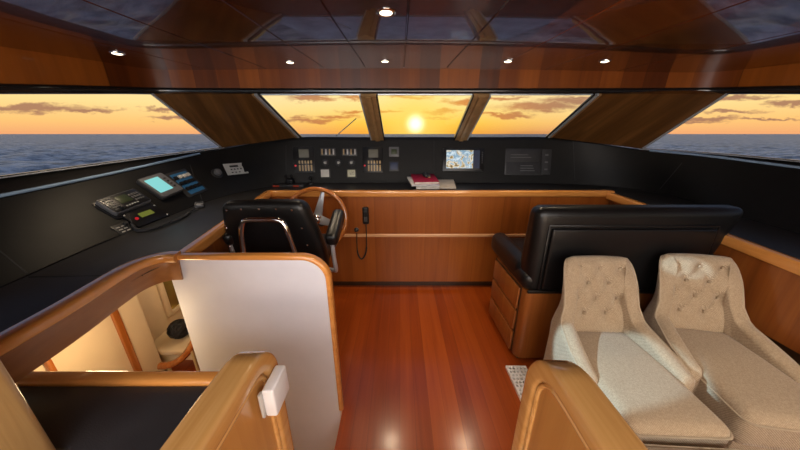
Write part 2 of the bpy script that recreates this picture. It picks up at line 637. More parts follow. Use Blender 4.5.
# clouds: soft streaks
nz = N(nt, 'ShaderNodeTexNoise')
nz.inputs['Scale'].default_value = 12
nz.inputs['Detail'].default_value = 6
nz.inputs['Roughness'].default_value = 0.65
st = N(nt, 'ShaderNodeVectorMath', operation='MULTIPLY')
L(cmb.outputs[0], st.inputs[0])
st.inputs[1].default_value = (1.0, 3.2, 1)
L(st.outputs[0], nz.inputs['Vector'])
nsub = N(nt, 'ShaderNodeVectorMath', operation='SUBTRACT')
L(nz.outputs['Color'], nsub.inputs[0])
nsub.inputs[1].default_value = (0.5, 0.5, 0.5)
nsc = N(nt, 'ShaderNodeVectorMath', operation='MULTIPLY')
L(nsub.outputs[0], nsc.inputs[0])
nsc.inputs[1].default_value = (0.17, 0.055, 0)
uvw = N(nt, 'ShaderNodeVectorMath', operation='ADD')
L(cmb.outputs[0], uvw.inputs[0])
L(nsc.outputs[0], uvw.inputs[1])
clouds = [(30, 108, 75, 4.5), (85, 110, 40, 2.5), (165, 109, 22, 2.5), (178, 118, 34, 2.5), (312, 98, 26, 2.6), (352, 97, 16, 3), (300, 97, 12, 2), (312, 120.5, 38, 2.6), (335, 116, 24, 2.4), (353, 111, 16, 2.6), (298, 117, 12, 2),
          (388, 110, 18, 2.2), (412, 97, 24, 2.4), (438, 111, 20, 2.8), (462, 101, 20, 3.4), (430, 117, 22, 1.6), (499, 98, 34, 2.6), (540, 107, 46, 5.5), (572, 101, 40, 5), (510, 115, 30, 2.4), (494, 114, 20, 2), (590, 97, 30, 3),
          (700, 119, 48, 2.4), (732, 112, 34, 2.2), (728, 97, 60, 3.4), (792, 104, 34, 3.6), (690, 122, 40, 1.8), (770, 119, 40, 1.5)]
acc = None
for (u, v, wd, ht) in clouds:
    d = ray(u, v)
    cx_, cy_ = d.x / d.y, d.z / d.y
    d2 = ray(u + wd, v)
    d3 = ray(u, v - ht)
    iw = 1 / abs(d2.x / d2.y - cx_)
    ih = 1 / abs(d3.z / d3.y - cy_)
    s1 = N(nt, 'ShaderNodeVectorMath', operation='SUBTRACT')
    L(uvw.outputs[0], s1.inputs[0])
    s1.inputs[1].default_value = (cx_, cy_, 0)
    s2 = N(nt, 'ShaderNodeVectorMath', operation='MULTIPLY')
    L(s1.outputs[0], s2.inputs[0])
    s2.inputs[1].default_value = (iw, ih, 0)
    s3 = N(nt, 'ShaderNodeVectorMath', operation='LENGTH')
    L(s2.outputs[0], s3.inputs[0])
    if acc is None:
        acc = s3.outputs[1]
    else:
        mn = N(nt, 'ShaderNodeMath', operation='MINIMUM')
        L(acc, mn.inputs[0])
        L(s3.outputs[1], mn.inputs[1])
        acc = mn.outputs[0]
cm = N(nt, 'ShaderNodeMapRange', interpolation_type='SMOOTHSTEP')
cm.inputs['From Min'].default_value = 0.35
cm.inputs['From Max'].default_value = 1.25
cm.inputs['To Min'].default_value = 0.9
cm.inputs['To Max'].default_value = 0
L(acc, cm.inputs['Value'])
ccol = N(nt, 'ShaderNodeMix', data_type='RGBA')
L(warm.outputs[0], ccol.inputs[0])
ccol.inputs[6].default_value = (*lin((164, 116, 92)), 1)
ccol.inputs[7].default_value = (*lin((232, 138, 44)), 1)
mixc = N(nt, 'ShaderNodeMix', data_type='RGBA')
L(cm.outputs[0], mixc.inputs[0])
L(mixw.outputs[2], mixc.inputs[6])
L(ccol.outputs[2], mixc.inputs[7])
# sun disc with a small glow
sg = N(nt, 'ShaderNodeMapRange', interpolation_type='SMOOTHSTEP')
sg.inputs['From Min'].default_value = 0.006
sg.inputs['From Max'].default_value = 0.056
sg.inputs['To Min'].default_value = 1
sg.inputs['To Max'].default_value = 0
dm2 = N(nt, 'ShaderNodeVectorMath', operation='LENGTH')
L(dist.outputs[0], dm2.inputs[0])
L(dm2.outputs[1], sg.inputs['Value'])
mixs = N(nt, 'ShaderNodeMix', data_type='RGBA')
pw = N(nt, 'ShaderNodeMath', operation='POWER')
L(sg.outputs[0], pw.inputs[0])
pw.inputs[1].default_value = 2.4
L(pw.outputs[0], mixs.inputs[0])
halo = N(nt, 'ShaderNodeMapRange', interpolation_type='SMOOTHSTEP')
halo.inputs['From Min'].default_value = 0.0
halo.inputs['From Max'].default_value = 0.20
halo.inputs['To Min'].default_value = 0.85
halo.inputs['To Max'].default_value = 0
L(dm2.outputs[1], halo.inputs['Value'])
mixh = N(nt, 'ShaderNodeMix', data_type='RGBA')
L(halo.outputs[0], mixh.inputs[0])
L(mixc.outputs[2], mixh.inputs[6])
mixh.inputs[7].default_value = (1.0, 0.72, 0.14, 1)
L(mixh.outputs[2], mixs.inputs[6])
mixs.inputs[7].default_value = (1.9, 1.7, 1.0, 1)
L(mixs.outputs[2], bg.inputs['Color'])
bg.inputs['Strength'].default_value = 1.08

# ------------------------------------------------------------------ sea: waves as geometry
SEA = -3.2
rs = np.concatenate([np.geomspace(7, 600, 330), np.geomspace(640, 40000, 40)])
az = np.concatenate([np.linspace(-74, 74, 380), np.linspace(80, 280, 40)])
azr = np.radians(az)
R_, A_ = np.meshgrid(rs, azr, indexing='ij')
X = R_ * np.sin(A_)
Y = R_ * np.cos(A_)
Z = np.zeros_like(X)
rng = np.random.default_rng(3)
for i in range(60):
    lam = rng.choice([0.7, 1.1, 1.7, 2.6, 4.0, 6.5, 11])
    lam *= rng.uniform(0.8, 1.25)
    th = rng.normal(math.radians(105), 0.5)
    amp = 0.0165 * lam ** 0.70 * rng.uniform(0.5, 1.2)
    k = 2 * PI / lam
    # drop waves that the grid is too coarse to carry
    spacing = R_ * 0.0136
    fade = np.clip((lam / spacing - 2.5) / 3, 0, 1)
    ph = k * (X * math.cos(th) + Y * math.sin(th)) + rng.uniform(0, 6.28)
    s = np.sin(ph)
    Z += amp * fade * (s + 0.35 * np.cos(2 * ph))
co = np.stack([X, Y, Z + SEA], -1).reshape(-1, 3)
nr, na = X.shape
idx = np.arange(nr * na).reshape(nr, na)
nxt = np.roll(idx, -1, axis=1)
quads = np.stack([idx[:-1], nxt[:-1], nxt[1:], idx[1:]], -1).reshape(-1, 4)
me = bpy.data.meshes.new('sea')
me.from_pydata(co.tolist(), [], quads.tolist())
me.polygons.foreach_set('use_smooth', [True] * len(me.polygons))
m, snt, p = nmat('sea water')
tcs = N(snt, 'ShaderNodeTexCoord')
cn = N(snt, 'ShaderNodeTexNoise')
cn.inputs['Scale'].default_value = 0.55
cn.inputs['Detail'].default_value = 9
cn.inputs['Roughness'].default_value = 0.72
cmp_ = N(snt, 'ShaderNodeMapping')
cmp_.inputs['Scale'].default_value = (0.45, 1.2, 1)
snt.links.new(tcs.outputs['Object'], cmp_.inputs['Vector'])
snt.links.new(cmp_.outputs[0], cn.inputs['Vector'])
cr_ = ramp(snt, cn.outputs['Fac'], [(0.39, (0.075, 0.088, 0.110)), (0.48, (0.36, 0.37, 0.39)), (0.55, (0.66, 0.64, 0.64)), (0.64, (0.92, 0.86, 0.80))])  # light and dark wave streaks put into the base colour
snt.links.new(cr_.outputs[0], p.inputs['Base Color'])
p.inputs['Roughness'].default_value = 0.36
p.inputs['IOR'].default_value = 1.33
p.inputs['Specular IOR Level'].default_value = 0.33
sn = N(snt, 'ShaderNodeTexNoise')
sn.inputs['Scale'].default_value = 1.6
sn.inputs['Detail'].default_value = 6
smp = N(snt, 'ShaderNodeMapping')
smp.inputs['Scale'].default_value = (0.45, 1.0, 1)
snt.links.new(tcs.outputs['Object'], smp.inputs['Vector'])
snt.links.new(smp.outputs[0], sn.inputs['Vector'])
sb = N(snt, 'ShaderNodeBump')
sb.inputs['Strength'].default_value = 0.9
sb.inputs['Distance'].default_value = 0.5
snt.links.new(sn.outputs['Fac'], sb.inputs['Height'])
snt.links.new(sb.outputs['Normal'], p.inputs['Normal'])
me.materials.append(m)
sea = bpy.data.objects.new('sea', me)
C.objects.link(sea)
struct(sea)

# foredeck beyond the windscreen, below the sight line
bm = bmesh.new()
vs = [bm.verts.new(q) for q in ((-2.2, 3.25, 1.0), (2.6, 3.25, 1.0), (2.1, 6.5, 1.05), (0.9, 9.5, 1.12), (0.2, 10.4, 1.15), (-0.5, 9.5, 1.12), (-1.7, 6.5, 1.05))]
bm.faces.new(vs)
FORE = bm

# ------------------------------------------------------------------ shell: ceiling
CX = 0.22


def ceil_z(x, y):
    zz = interp(y, [-3, 0.0, 0.6, 1.0, 1.3, 1.6, 1.8, 2.0, 2.2, 2.45, 2.6], [1.895, 1.905, 1.915, 1.928, 1.940, 1.955, 1.967, 1.979, 1.989, 1.998, 2.0])
    return zz - 0.010 * (x - 0.0) ** 2


ys = [-3.0, -2, -1, 0, 0.3, 0.6, 0.8, 1.0, 1.1, 1.2, 1.3, 1.4, 1.5, 1.6, 1.7, 1.8, 1.9, 2.0, 2.1, 2.2, 2.3, 2.46]
seams = [-3.0, -2.3, -1.5, -1.05, -0.6, -0.27, 0.03, 0.37, 0.75, 1.15, 1.7, 2.4, 3.3]
bm = bm_new()
for a, b in zip(seams[:-1], seams[1:]):
    g = 0.0022
    xs = [a + g, a + g + 0.003] + [a + (b - a) * t for t in (0.25, 0.5, 0.75)] + [b - g - 0.003, b - g]
    rows = []
    for y in ys:
        row = []
        for k, x in enumerate(xs):
            z = ceil_z(x, y)
            if k in (0, len(xs) - 1):
                z += 0.006
            row.append(Vector((x, y, z)))
        rows.append(row)
    loft(bm, rows)
rows = [[Vector((x, y, ceil_z(x, y) + 0.008)) for x in np.linspace(-3, 3.3, 9)] for y in ys]
loft(bm, rows)
ceiling = finish('ceiling', bm, 'ceiling', smooth=30)
struct(ceiling)

# header path (plan), aft-left round to aft-right
head_plan = [(-2.42, -3.0), (-2.30, -1.0), (-2.2, 0.5), (-2.1, 1.0), (-2.0, 1.47), (-1.93, 1.9), (-1.87, 2.2), (-1.68, 2.31), (-1.18, 2.38), (-0.5, 2.41), (CX, 2.42), (0.95, 2.41), (1.62, 2.38), (2.15, 2.31), (2.36, 2.2), (2.45, 1.9), (2.56, 1.5), (2.68, 1.0), (2.78, 0.5), (2.88, -1.0), (2.95, -3.0)]
hp = [(p.x, p.y) for p in catmull([Vector((a, b, 0)) for a, b in head_plan], 5)]


def head_z(x, y, kind):
    yy = max(y, 0.9)
    k = min(1, max(0, (2.42 - yy) / 1.0))
    if kind == 'bot':
        return EYE + yy * slope(94)
    if kind == 'mid':
        return EYE + yy * (slope(88.3) * (1 - k) + slope(83) * k)
    return ceil_z(x, y) + 0.006


bm = bm_new()
rows = []
for f in (0, 0.5, 1):
    row = []
    for x, y in hp:
        z0, z1 = head_z(x, y, 'mid') - 0.004, head_z(x, y, 'top')
        row.append(Vector((x, y, z0 + (z1 - z0) * f)))
    rows.append(row)
loft(bm, rows)
fascia = finish('trim_1', bm, 'fascia', smooth=60)
struct(fascia)
# black trim under the fascia: a lip with rounded front
bm = bm_new()
rows = [[] for _ in range(7)]
for i, (x, y) in enumerate(hp):
    a = Vector(hp[max(0, i - 1)]).to_3d()
    b = Vector(hp[min(len(hp) - 1, i + 1)]).to_3d()
    t = (b - a).normalized()
    inn = Vector((t.y, -t.x, 0))
    z0, z1 = head_z(x, y, 'bot'), head_z(x, y, 'mid')
    zm = (z0 + z1) / 2
    h = (z1 - z0) / 2
    for k in range(7):
        ang = PI / 2 - PI * k / 6
        off = 0.012 + 0.014 * math.cos(ang) if k not in (0, 6) else 0.0
        zz = zm + h * math.sin(ang)
        if k == 6:
            off = -0.05
        rows[k].append(Vector((x, y, zz)) + inn * off)
loft(bm, rows)
header = finish('trim_2', bm, 'trimdark', smooth=60)
struct(header)

# ------------------------------------------------------------------ dashboard lines
sill = [(-2.25, -1.2, 1.06), (-2.05, 0.5, 1.15), (-1.95, 1.27, 1.21), (-1.90, 1.82, 1.255), (-1.80, 2.47, 1.33), (-1.45, 2.88, 1.42), (-1.08, 2.985, 1.468), (-0.4, 3.03, 1.468), (CX, 3.045, 1.468), (0.95, 3.03, 1.468), (1.585, 2.985, 1.468), (1.95, 2.87, 1.42), (2.26, 2.60, 1.360), (2.48, 2.2, 1.328), (2.65, 1.79, 1.286), (2.78, 0.9, 1.235), (2.88, -1.2, 1.15)]
glass_line = [(-2.45, -1.2, 1.15), (-2.26, 0.5, 1.235), (-2.10, 1.40, 1.286), (-2.00, 1.945, 1.317), (-1.82, 2.58, 1.362), (-1.47, 2.92, 1.425), (-1.08, 3.01, 1.468), (-0.4, 3.055, 1.468), (CX, 3.07, 1.468), (0.95, 3.055, 1.468), (1.585, 3.01, 1.468), (1.97, 2.9, 1.425), (2.30, 2.65, 1.366), (2.56, 2.26, 1.350), (2.75, 1.87, 1.322), (2.88, 0.9, 1.27), (2.97, -1.2, 1.18)]
crease = [(-1.60, -1.2, 0.90), (-1.575, 0.5, 0.91), (-1.60, 1.30, 0.945), (-1.60, 1.75, 0.962), (-1.59, 2.15, 0.975), (-1.44, 2.58, 0.985), (-1.1, 2.86, 0.99), (-0.4, 2.91, 0.99), (CX, 2.925, 0.99), (0.95, 2.91, 0.99), (1.6, 2.87, 0.99), (2.1, 2.76, 0.985), (2.40, 2.5, 0.98), (2.42, 2.1, 0.965), (2.39, 1.70, 0.945), (2.38, 0.9, 0.92), (2.40, -1.2, 0.90)]
NS = 6
sill_s = catmull(sill, NS)
crease_s = catmull(crease, NS)
glass_s = catmull(glass_line, NS)

dash = thing('dashboard', 'black vinyl wraparound dashboard running under all the windows', 'dashboard', (0, 0, 0))
bm = bm_new()
rows = []
for f, bulge in ((0, 0), (0.25, 0.004), (0.5, 0.006), (0.75, 0.004), (0.93, 0), (0.975, -0.002), (1.0, -0.012)):
    row = []
    for a, b in zip(crease_s, sill_s):
        q = a.lerp(b, f)
        d = Vector((b.x - a.x, b.y - a.y, 0))
        q = q + Vector((0, 0, bulge)) - (d.normalized() * 0 if d.length else Vector())
        row.append(q)
    rows.append(row)
# rounded top roll back to the glass
for f, dz in ((0.12, 0.0), (0.5, -0.004), (1.0, -0.002)):
    rows.append([a.lerp(b, f) + Vector((0, 0, dz)) for a, b in zip(sill_s, glass_s)])
row = []
for i, b in enumerate(glass_s):
    a0, b0 = glass_s[max(0, i - 1)], glass_s[min(len(glass_s) - 1, i + 1)]
    t = (b0 - a0)
    t.z = 0
    t.normalize()
    row.append(b + Vector((-t.y, t.x, 0)) * 0.06 + Vector((0, 0, -0.004)))
rows.append(row)
loft(bm, rows)
bm.normal_update()
dash_bvh = BVHTree.FromBMesh(bm)
finish('instrument_panel', bm, 'vinyl', dash, smooth=50)

# rails in plan
rail_front = [(-1.196, 2.40, 1.0), (1.895, 2.40, 1.0)]
rail_left = [(-1.196, 2.40, 1.0), (-1.03, 1.13, 0.965)]
rail_right = [(1.895, 2.40, 1.0), (1.915, 1.9, 0.975), (1.92, 1.2, 0.925), (1.93, 0.3, 0.86), (1.93, -1.2, 0.78)]
# desk surface between the rails and the face
inner = [(-1.12, -1.2, 0.90), (-1.10, 0.5, 0.91), (-1.10, 1.0, 0.93), (-1.05, 1.13, 0.945), (-1.205, 2.42, 0.985), (1.905, 2.42, 0.985), (1.935, 1.9, 0.958), (1.94, 1.2, 0.91), (1.95, 0.3, 0.845), (1.95, -1.2, 0.765)]
poly = [Vector(p) for p in inner] + [Vector(p) for p in crease_s[::-1]]
poly_xy = [Vector((p.x, p.y, 0)) for p in poly]
tris = tessellate_polygon([poly_xy])
bm = bm_new()
vs = [bm.verts.new(p) for p in poly]
for t in tris:
    try:
        bm.faces.new([vs[i] for i in t])
    except ValueError:
        pass
bm.normal_update()
desk_bvh = BVHTree.FromBMesh(bm)
finish('desk_top', bm, 'vinyl_desk', dash, smooth=20)
bm = bm_new()
tube(bm, [Vector((-1.565, 0.99, 0.929)), Vector((-1.33, 1.0, 0.9275)), Vector((-1.10, 1.005, 0.9285))], 0.003, 6)
finish('desk_seam', bm, 'vinyl', dash)
bm = bm_new()
tube(bm, [p + Vector((0, 0, 0.002)) for p in crease_s], 0.004, 6)
finish('crease_piping', bm, 'vinyl', dash)
for side in (-1, 1):
    pts_ = [p + Vector((0, 0, 0.004)) for p in sill_s if (p.x < -1.78 if side < 0 else p.x > 2.3)]
    bm = bm_new()
    tube(bm, pts_, 0.009, 8)
    finish('edge_bead', bm, 'bead', dash)


def seam_on(a, b, n=14):
    pts = []
    for k in range(n + 1):
        u = a[0] + (b[0] - a[0]) * k / n
        v = a[1] + (b[1] - a[1]) * k / n
        h = dash_bvh.ray_cast(Vector((0, 0, EYE)), ray(u, v).normalized())
        if h[0]:
            pts.append(h[0] - ray(u, v).normalized() * 0.0005)
    return pts


for a, b in (((0, 251), (32, 277)), ((660, 189), (682, 163)), ((434, 181), (434, 140)), ((286, 182), (286, 145)), ((575, 181), (573, 140)), ((203, 203), (190, 165))):
    pts = seam_on(a, b)
    if len(pts) > 2:
        bm = bm_new()
        tube(bm, pts, 0.0022, 6)
        finish('panel_seam', bm, 'dgrey', dash)


# ------------------------------------------------------------------ windows, pillars, mullions
def hpt(x_target=None, u=None, v=94):
    """point on the header underside seen at pixel column u"""
    d = ray(u, v)
    best = None
    for (x0, y0), (x1, y1) in zip(hp[:-1], hp[1:]):
        k0, k1 = x0 / max(y0, .01), x1 / max(y1, .01)
        kk = d.x / d.y
        if y0 > 0.2 and min(k0, k1) <= kk <= max(k0, k1):
            # intersect ray in plan
            den = (x1 - x0) - kk * (y1 - y0)
            t = (kk * y0 - x0) / den
            best = (x0 + (x1 - x0) * t, y0 + (y1 - y0) * t)
    x, y = best
    return Vector((x, y, head_z(x, y, 'bot')))


def spt(u):
    """point on the sill seen at pixel column u"""
    d = ray(u, 140)
    best = None
    kk = d.x / d.y
    for a, b in zip(sill_s[:-1], sill_s[1:]):
        k0, k1 = a.x / max(a.y, .01), b.x / max(b.y, .01)
        if a.y > 0.2 and b.y > 0.2 and min(k0, k1) <= kk <= max(k0, k1):
            t = (kk * a.y - a.x) / ((b.x - a.x) - kk * (b.y - a.y))
            best = a.lerp(b, t)
    # lines of equal plan bearing are close to columns only near the horizon
    return best


PIL = {}
PIL['li_t'], PIL['li_b'] = hpt(u=256), spt(299)
PIL['lo_t'], PIL['lo_b'] = hpt(u=152), Vector((-1.75, 2.70, 1.373))
PIL['ri_t'], PIL['ri_b'] = hpt(u=597), spt(548)
PIL['ro_t'], PIL['ro_b'] = hpt(u=727), Vector((2.30, 2.62, 1.366))


def pillar(a, b, c, d, out):
    bm = bm_new()
    out = Vector(out)
    rows = []
    for f in np.linspace(0, 1, 9):
        rows.append([a.lerp(b, f).lerp(d.lerp(c, f), g) - Vector((0, 0, 0.0)) for g in np.linspace(0, 1, 7)])
    loft(bm, rows)
    r = bmesh.ops.extrude_face_region(bm, geom=bm.faces[:])
    for g in r['geom']:
        if isinstance(g, bmesh.types.BMVert):
            g.co += out
    o = finish('pillar', bm, 'pillar', smooth=30)
    struct(o)
    return o


pl = pillar(PIL['lo_t'], PIL['lo_b'], PIL['li_b'], PIL['li_t'], (-0.02, 0.05, 0.03))
pr = pillar(PIL['ri_t'], PIL['ri_b'], PIL['ro_b'], PIL['ro_t'], (0.02, 0.05, 0.03))


def strip(name, a, b, wdt, thick, mat, parent=None, lift=(0, 0, 0)):
    """thin bar from a to b"""
    bm = bm_new()
    sweep(bm, [a + Vector(lift), b + Vector(lift)], rrect(wdt, thick, min(wdt, thick) * 0.35, 2), up=Vector((0, 0.3, 1)).normalized())
    return finish(name, bm, mat, parent)


mull = []
for ut, ub in ((368.5, 377.8), (481.5, 461)):
    a = hpt(u=ut)
    d = ray(ub, 138)
    b = Vector((d.x / d.y * 3.0, 3.0, 1.468))
    bm = bm_new()
    sweep(bm, [a, b + Vector((0, 0.02, -0.012))], rrect(0.145, 0.05, 0.012, 2), up=Vector((0, 0.5, 1)).normalized())
    o = finish('trim_%d' % (3 + len(mull)), bm, 'bronze')
    struct(o)
    bm = bm_new()
    sweep(bm, [a + Vector((0.0, -0.022, -0.02)), b + Vector((0.0, -0.005, -0.03))], rrect(0.05, 0.03, 0.008, 2), up=Vector((0, 0.5, 1)).normalized())
    finish('cover_strip', bm, 'bronze', o)
    for s in (-1, 1):
        bm = bm_new()
        sweep(bm, [a + Vector((s * 0.070, -0.012, -0.012)), b + Vector((s * 0.070, 0.0, -0.02))], rrect(0.012, 0.03, 0.004, 2), up=Vector((0, 0.5, 1)).normalized())
        finish('edge_strip', bm, 'alu' if s * (len(mull) - 0.5) > 0 else 'trimdark', o)
    mull.append((a, b))

sill_c = [b for b in sill_s]


def sill_between(x0, x1):
    return [p for p in sill_s if x0 < p.x < x1 and p.y > 2.3]


def pane(n, top, bot):
    """glass between a top polyline and a bottom polyline of the same count"""
    bm = bm_new()
    loft(bm, [top, [a.lerp(b, 0.5) for a, b in zip(top, bot)], bot])
    o = finish('window_%d' % n, bm, 'glass', smooth=60)
    struct(o)
    return o


def mkfront(n, t0, t1, b0, b1):
    K = 9
    top, bot = [], []
    for k in range(K):
        f = k / (K - 1)
        x = t0.x + (t1.x - t0.x) * f
        y = interp(x, [q[0] for q in hp if q[1] > 2.25], [q[1] for q in hp if q[1] > 2.25])
        top.append(Vector((x, y + 0.035, head_z(x, y, 'bot') + 0.005)))
        x = b0.x + (b1.x - b0.x) * f
        y = interp(x, [q.x for q in sill_s if q.y > 2.75], [q.y for q in sill_s if q.y > 2.75])
        bot.append(Vector((x, y + 0.03, 1.462)))
    o = pane(n, top, bot)
    # frame bars along head and foot
    bm = bm_new()
    sweep(bm, [p + Vector((0, -0.02, -0.004)) for p in top], rrect(0.014, 0.018, 0.004, 2))
    finish('window_frame', bm, 'alu', o)
    bm = bm_new()
    sweep(bm, [p + Vector((0, -0.012, 0.002)) for p in bot], rrect(0.012, 0.010, 0.003, 2))
    finish('window_sill', bm, 'trimdark', o)
    return o


w1 = mkfront(1, PIL['li_t'], mull[0][0], PIL['li_b'], mull[0][1])
w2 = mkfront(2, mull[0][0], mull[1][0], mull[0][1], mull[1][1])
w3 = mkfront(3, mull[1][0], PIL['ri_t'], mull[1][1], PIL['ri_b'])


def mkside(n, sgn, lo_t, lo_b):
    src = [q for q in hp if q[0] * sgn > (1.8 if sgn < 0 else 2.2) and q[1] < 2.2 and q[1] > -2.9]
    top = [Vector((x, y, head_z(x, y, 'bot') + 0.004)) for x, y in src]
    sl = [p for p in glass_s if p.x * sgn > (1.7 if sgn < 0 else 2.25) and p.y < 2.6]
    if sgn < 0:
        top.sort(key=lambda q: -q.y)
        sl = sorted(sl, key=lambda q: -q.y)
    else:
        top.sort(key=lambda q: -q.y)
        sl = sorted(sl, key=lambda q: -q.y)
    top = [lo_t] + top
    sl = [lo_b] + sl
    T, B = [], []
    K = 16
    for k in range(K):
        f = k / (K - 1)
        yt = lo_t.y + (-0.6 - lo_t.y) * f
        yb = lo_b.y + (-1.0 - lo_b.y) * f
        T.append(Vector((interp(-yt, [-q.y for q in top], [q.x for q in top]), yt, interp(-yt, [-q.y for q in top], [q.z for q in top]))))
        B.append(Vector((interp(-yb, [-q.y for q in sl], [q.x for q in sl]) + sgn * 0.01, yb, interp(-yb, [-q.y for q in sl], [q.z for q in sl]) - 0.002)))
    o = pane(n, T, B)
    bm = bm_new()
    sweep(bm, [p + Vector((-sgn * 0.02, 0, 0.003)) for p in B], rrect(0.03, 0.012, 0.004, 3))
    finish('window_sill', bm, 'trimdark', o)
    bm = bm_new()
    tube(bm, [p + Vector((-sgn * 0.045, -0.0, 0.002)) for p in B], 0.004, 8)
    finish('sill_bead', bm, 'alu', o)
    bm = bm_new()
    sweep(bm, [lo_t + Vector((-sgn * 0.008, -0.01, 0)), lo_b + Vector((-sgn * 0.008, -0.01, 0.004))], rrect(0.016, 0.016, 0.004, 2), up=Vector((0, 0.5, 1)).normalized())
    finish('window_frame', bm, 'alu', o)
    return o


w4 = mkside(4, -1, PIL['lo_t'], PIL['lo_b'])
w5 = mkside(5, 1, PIL['ro_t'], PIL['ro_b'])
for wdw, t, b, s in ((w1, 'li_t', 'li_b', 1), (w3, 'ri_t', 'ri_b', -1)):
    for k, (off, wd, mt) in enumerate(((0.0, 0.02, 'alu'), (0.028, 0.014, 'trimdark'), (-0.022, 0.016, 'bronze'))):
        bm = bm_new()
        sweep(bm, [PIL[t] + Vector((s * off, -0.012, -0.004)), PIL[b] + Vector((s * off, -0.008, 0.0))], rrect(wd, 0.02, 0.004, 2), up=Vector((0, 0.5, 1)).normalized())
        finish('window_frame', bm, mt, wdw)

# wiper arm outside the left front pane
a = atY(336, 136, 3.09)
b = atY(353, 121, 2.86)
wip = thing('windscreen_wiper', 'thin wiper arm resting outside the left front windscreen pane', 'wiper')
bm = bm_new()
tube(bm, [a, b], [0.005, 0.003], 8)
finish('wiper_arm', bm, 'lgrey', wip)
bm = bm_new()
tube(bm, [b + (a - b) * 0.55 + Vector((0, 0.012, 0.0)), b + (b - a) * 0.15 + Vector((0, 0.012, 0))], 0.004, 6)
finish('wiper_blade', bm, 'grey', wip)

struct(finish('floor_foredeck', FORE, 'deck'))
# ------------------------------------------------------------------ outer walls, aft bulkhead, floor
bm = bm_new()
box(bm, -2.5, 3.0, -3.06, -3.0, -0.05, 1.9)
struct(finish('wall_back', bm, 'panel'))
bm = bm_new()
pts = [Vector((-2.32, 2.6, 0)), Vector((-2.32, 2.6, 1.2)), Vector((-2.42, -3.0, 1.1)), Vector((-2.42, -3.0, 0))]
prism(bm, [Vector((-2.55, 2.2, -1.3)), Vector((-2.55, 2.2, 1.1)), Vector((-2.55, -1.25, 1.1)), Vector((-2.55, -1.25, 1.9)), Vector((-2.55, -3.0, 1.9)), Vector((-2.55, -3.0, -1.3))], (-0.05, 0, 0))
struct(finish('wall_left', bm, 'hull'))
bm = bm_new()
prism(bm, [Vector((3.1, 2.2, -0.1)), Vector((3.1, 2.2, 1.1)), Vector((3.1, -1.25, 1.1)), Vector((3.1, -1.25, 1.9)), Vector((3.1, -3.0, 1.9)), Vector((3.1, -3.0, -0.1))], (0.05, 0, 0))
struct(finish('wall_right', bm, 'hull'))
bm = bm_new()
box(bm, -1.5, 2.0, 3.18, 3.22, -0.6, 1.36)
struct(finish('wall_front', bm, 'hull'))
# floor with the stair opening cut out
bm = bm_new()
slab2d(bm, [(-0.33, -3.0), (2.95, -3.0), (2.95, 2.9), (-1.55, 2.9), (-1.55, 1.13), (-0.33, 1.13)], -0.04, 0.0)
struct(finish('floor', bm, 'floor', smooth=20))
# raised floor left aft of the stairs
bm = bm_new()
slab2d(bm, [(-2.42, -3.0), (-0.42, -3.0), (-0.42, -0.6), (-2.42, -0.6)], -0.04, 0.0)
struct(finish('floor.001', bm, 'floor', smooth=20))

# ------------------------------------------------------------------ helm console (front) and side consoles
cons = thing('helm_console', 'wide varnished cherry console front below the dashboard with top rail', 'console')
bm = bm_new()
box(bm, -1.20, 1.96, 2.385, 2.42, 0.595, 0.965)
finish('upper_panel', bm, 'panel', cons)
bm = bm_new()
box(bm, -1.20, 1.96, 2.392, 2.42, 0.07, 0.565)
finish('lower_panel', bm, 'panel', cons)
bm = bm_new()
box(bm, -1.20, 1.90, 2.43, 2.45, 0.0, 0.075)
finish('toe_kick', bm, 'legwood', cons)
bm = bm_new()
box(bm, -1.20, 1.90, 2.372, 2.40, 0.565, 0.594, 0.005)
finish('middle_strip', bm, 'strip', cons)
bm = bm_new()
sweep(bm, [Vector((-1.21, 2.405, 0.984)), Vector((1.945, 2.405, 0.984))], rrect(0.055, 0.058, 0.012, 4))
finish('top_rail', bm, 'rail_x', cons)

lc = thing('side_console', 'short cherry console side left of the helm chair with honey rail', 'console')
bm = bm_new()
prism(bm, [Vector((-1.205, 2.38, 0.0)), Vector((-1.04, 1.14, 0.0)), Vector((-1.04, 1.14, 0.94)), Vector((-1.205, 2.38, 0.97))], (-0.03, 0, 0))
finish('side_panel', bm, 'panel_y', lc)
bm = bm_new()
sweep(bm, [Vector((-1.196, 2.375, 0.984)), Vector((-1.03, 1.125, 0.944))], rrect(0.055, 0.058, 0.012, 4))
finish('top_rail', bm, 'rail', lc)

rc = thing('side_console', 'long cherry console side behind the beige chairs with honey rail', 'console')
bm = bm_new()
rr = [Vector(p) for p in rail_right]
prism(bm, [Vector((1.925, 2.384, 0.50)), Vector((1.925, 2.384, 0.965)), Vector((1.925, 1.9, 0.93)), Vector((1.925, 1.2, 0.88)), Vector((1.925, 0.3, 0.815)), Vector((1.925, -1.2, 0.74)), Vector((1.925, -1.2, 0.46)), Vector((1.925, 1.2, 0.50))], (0.03, 0, 0))
finish('side_panel', bm, 'panel_y', rc)
bm = bm_new()
prism(bm, [Vector((1.96, 2.37, 0.0)), Vector((1.96, 2.37, 0.52)), Vector((1.96, -1.2, 0.5)), Vector((1.96, -1.2, 0.0))], (0.03, 0, 0))
finish('lower_panel', bm, 'legwood', rc)
bm = bm_new()
sweep(bm, [p + Vector((0.005, -0.03 if i == 0 else 0, -0.03)) for i, p in enumerate(rr)], rrect(0.055, 0.062, 0.012, 4))
finish('top_rail', bm, 'rail', rc)

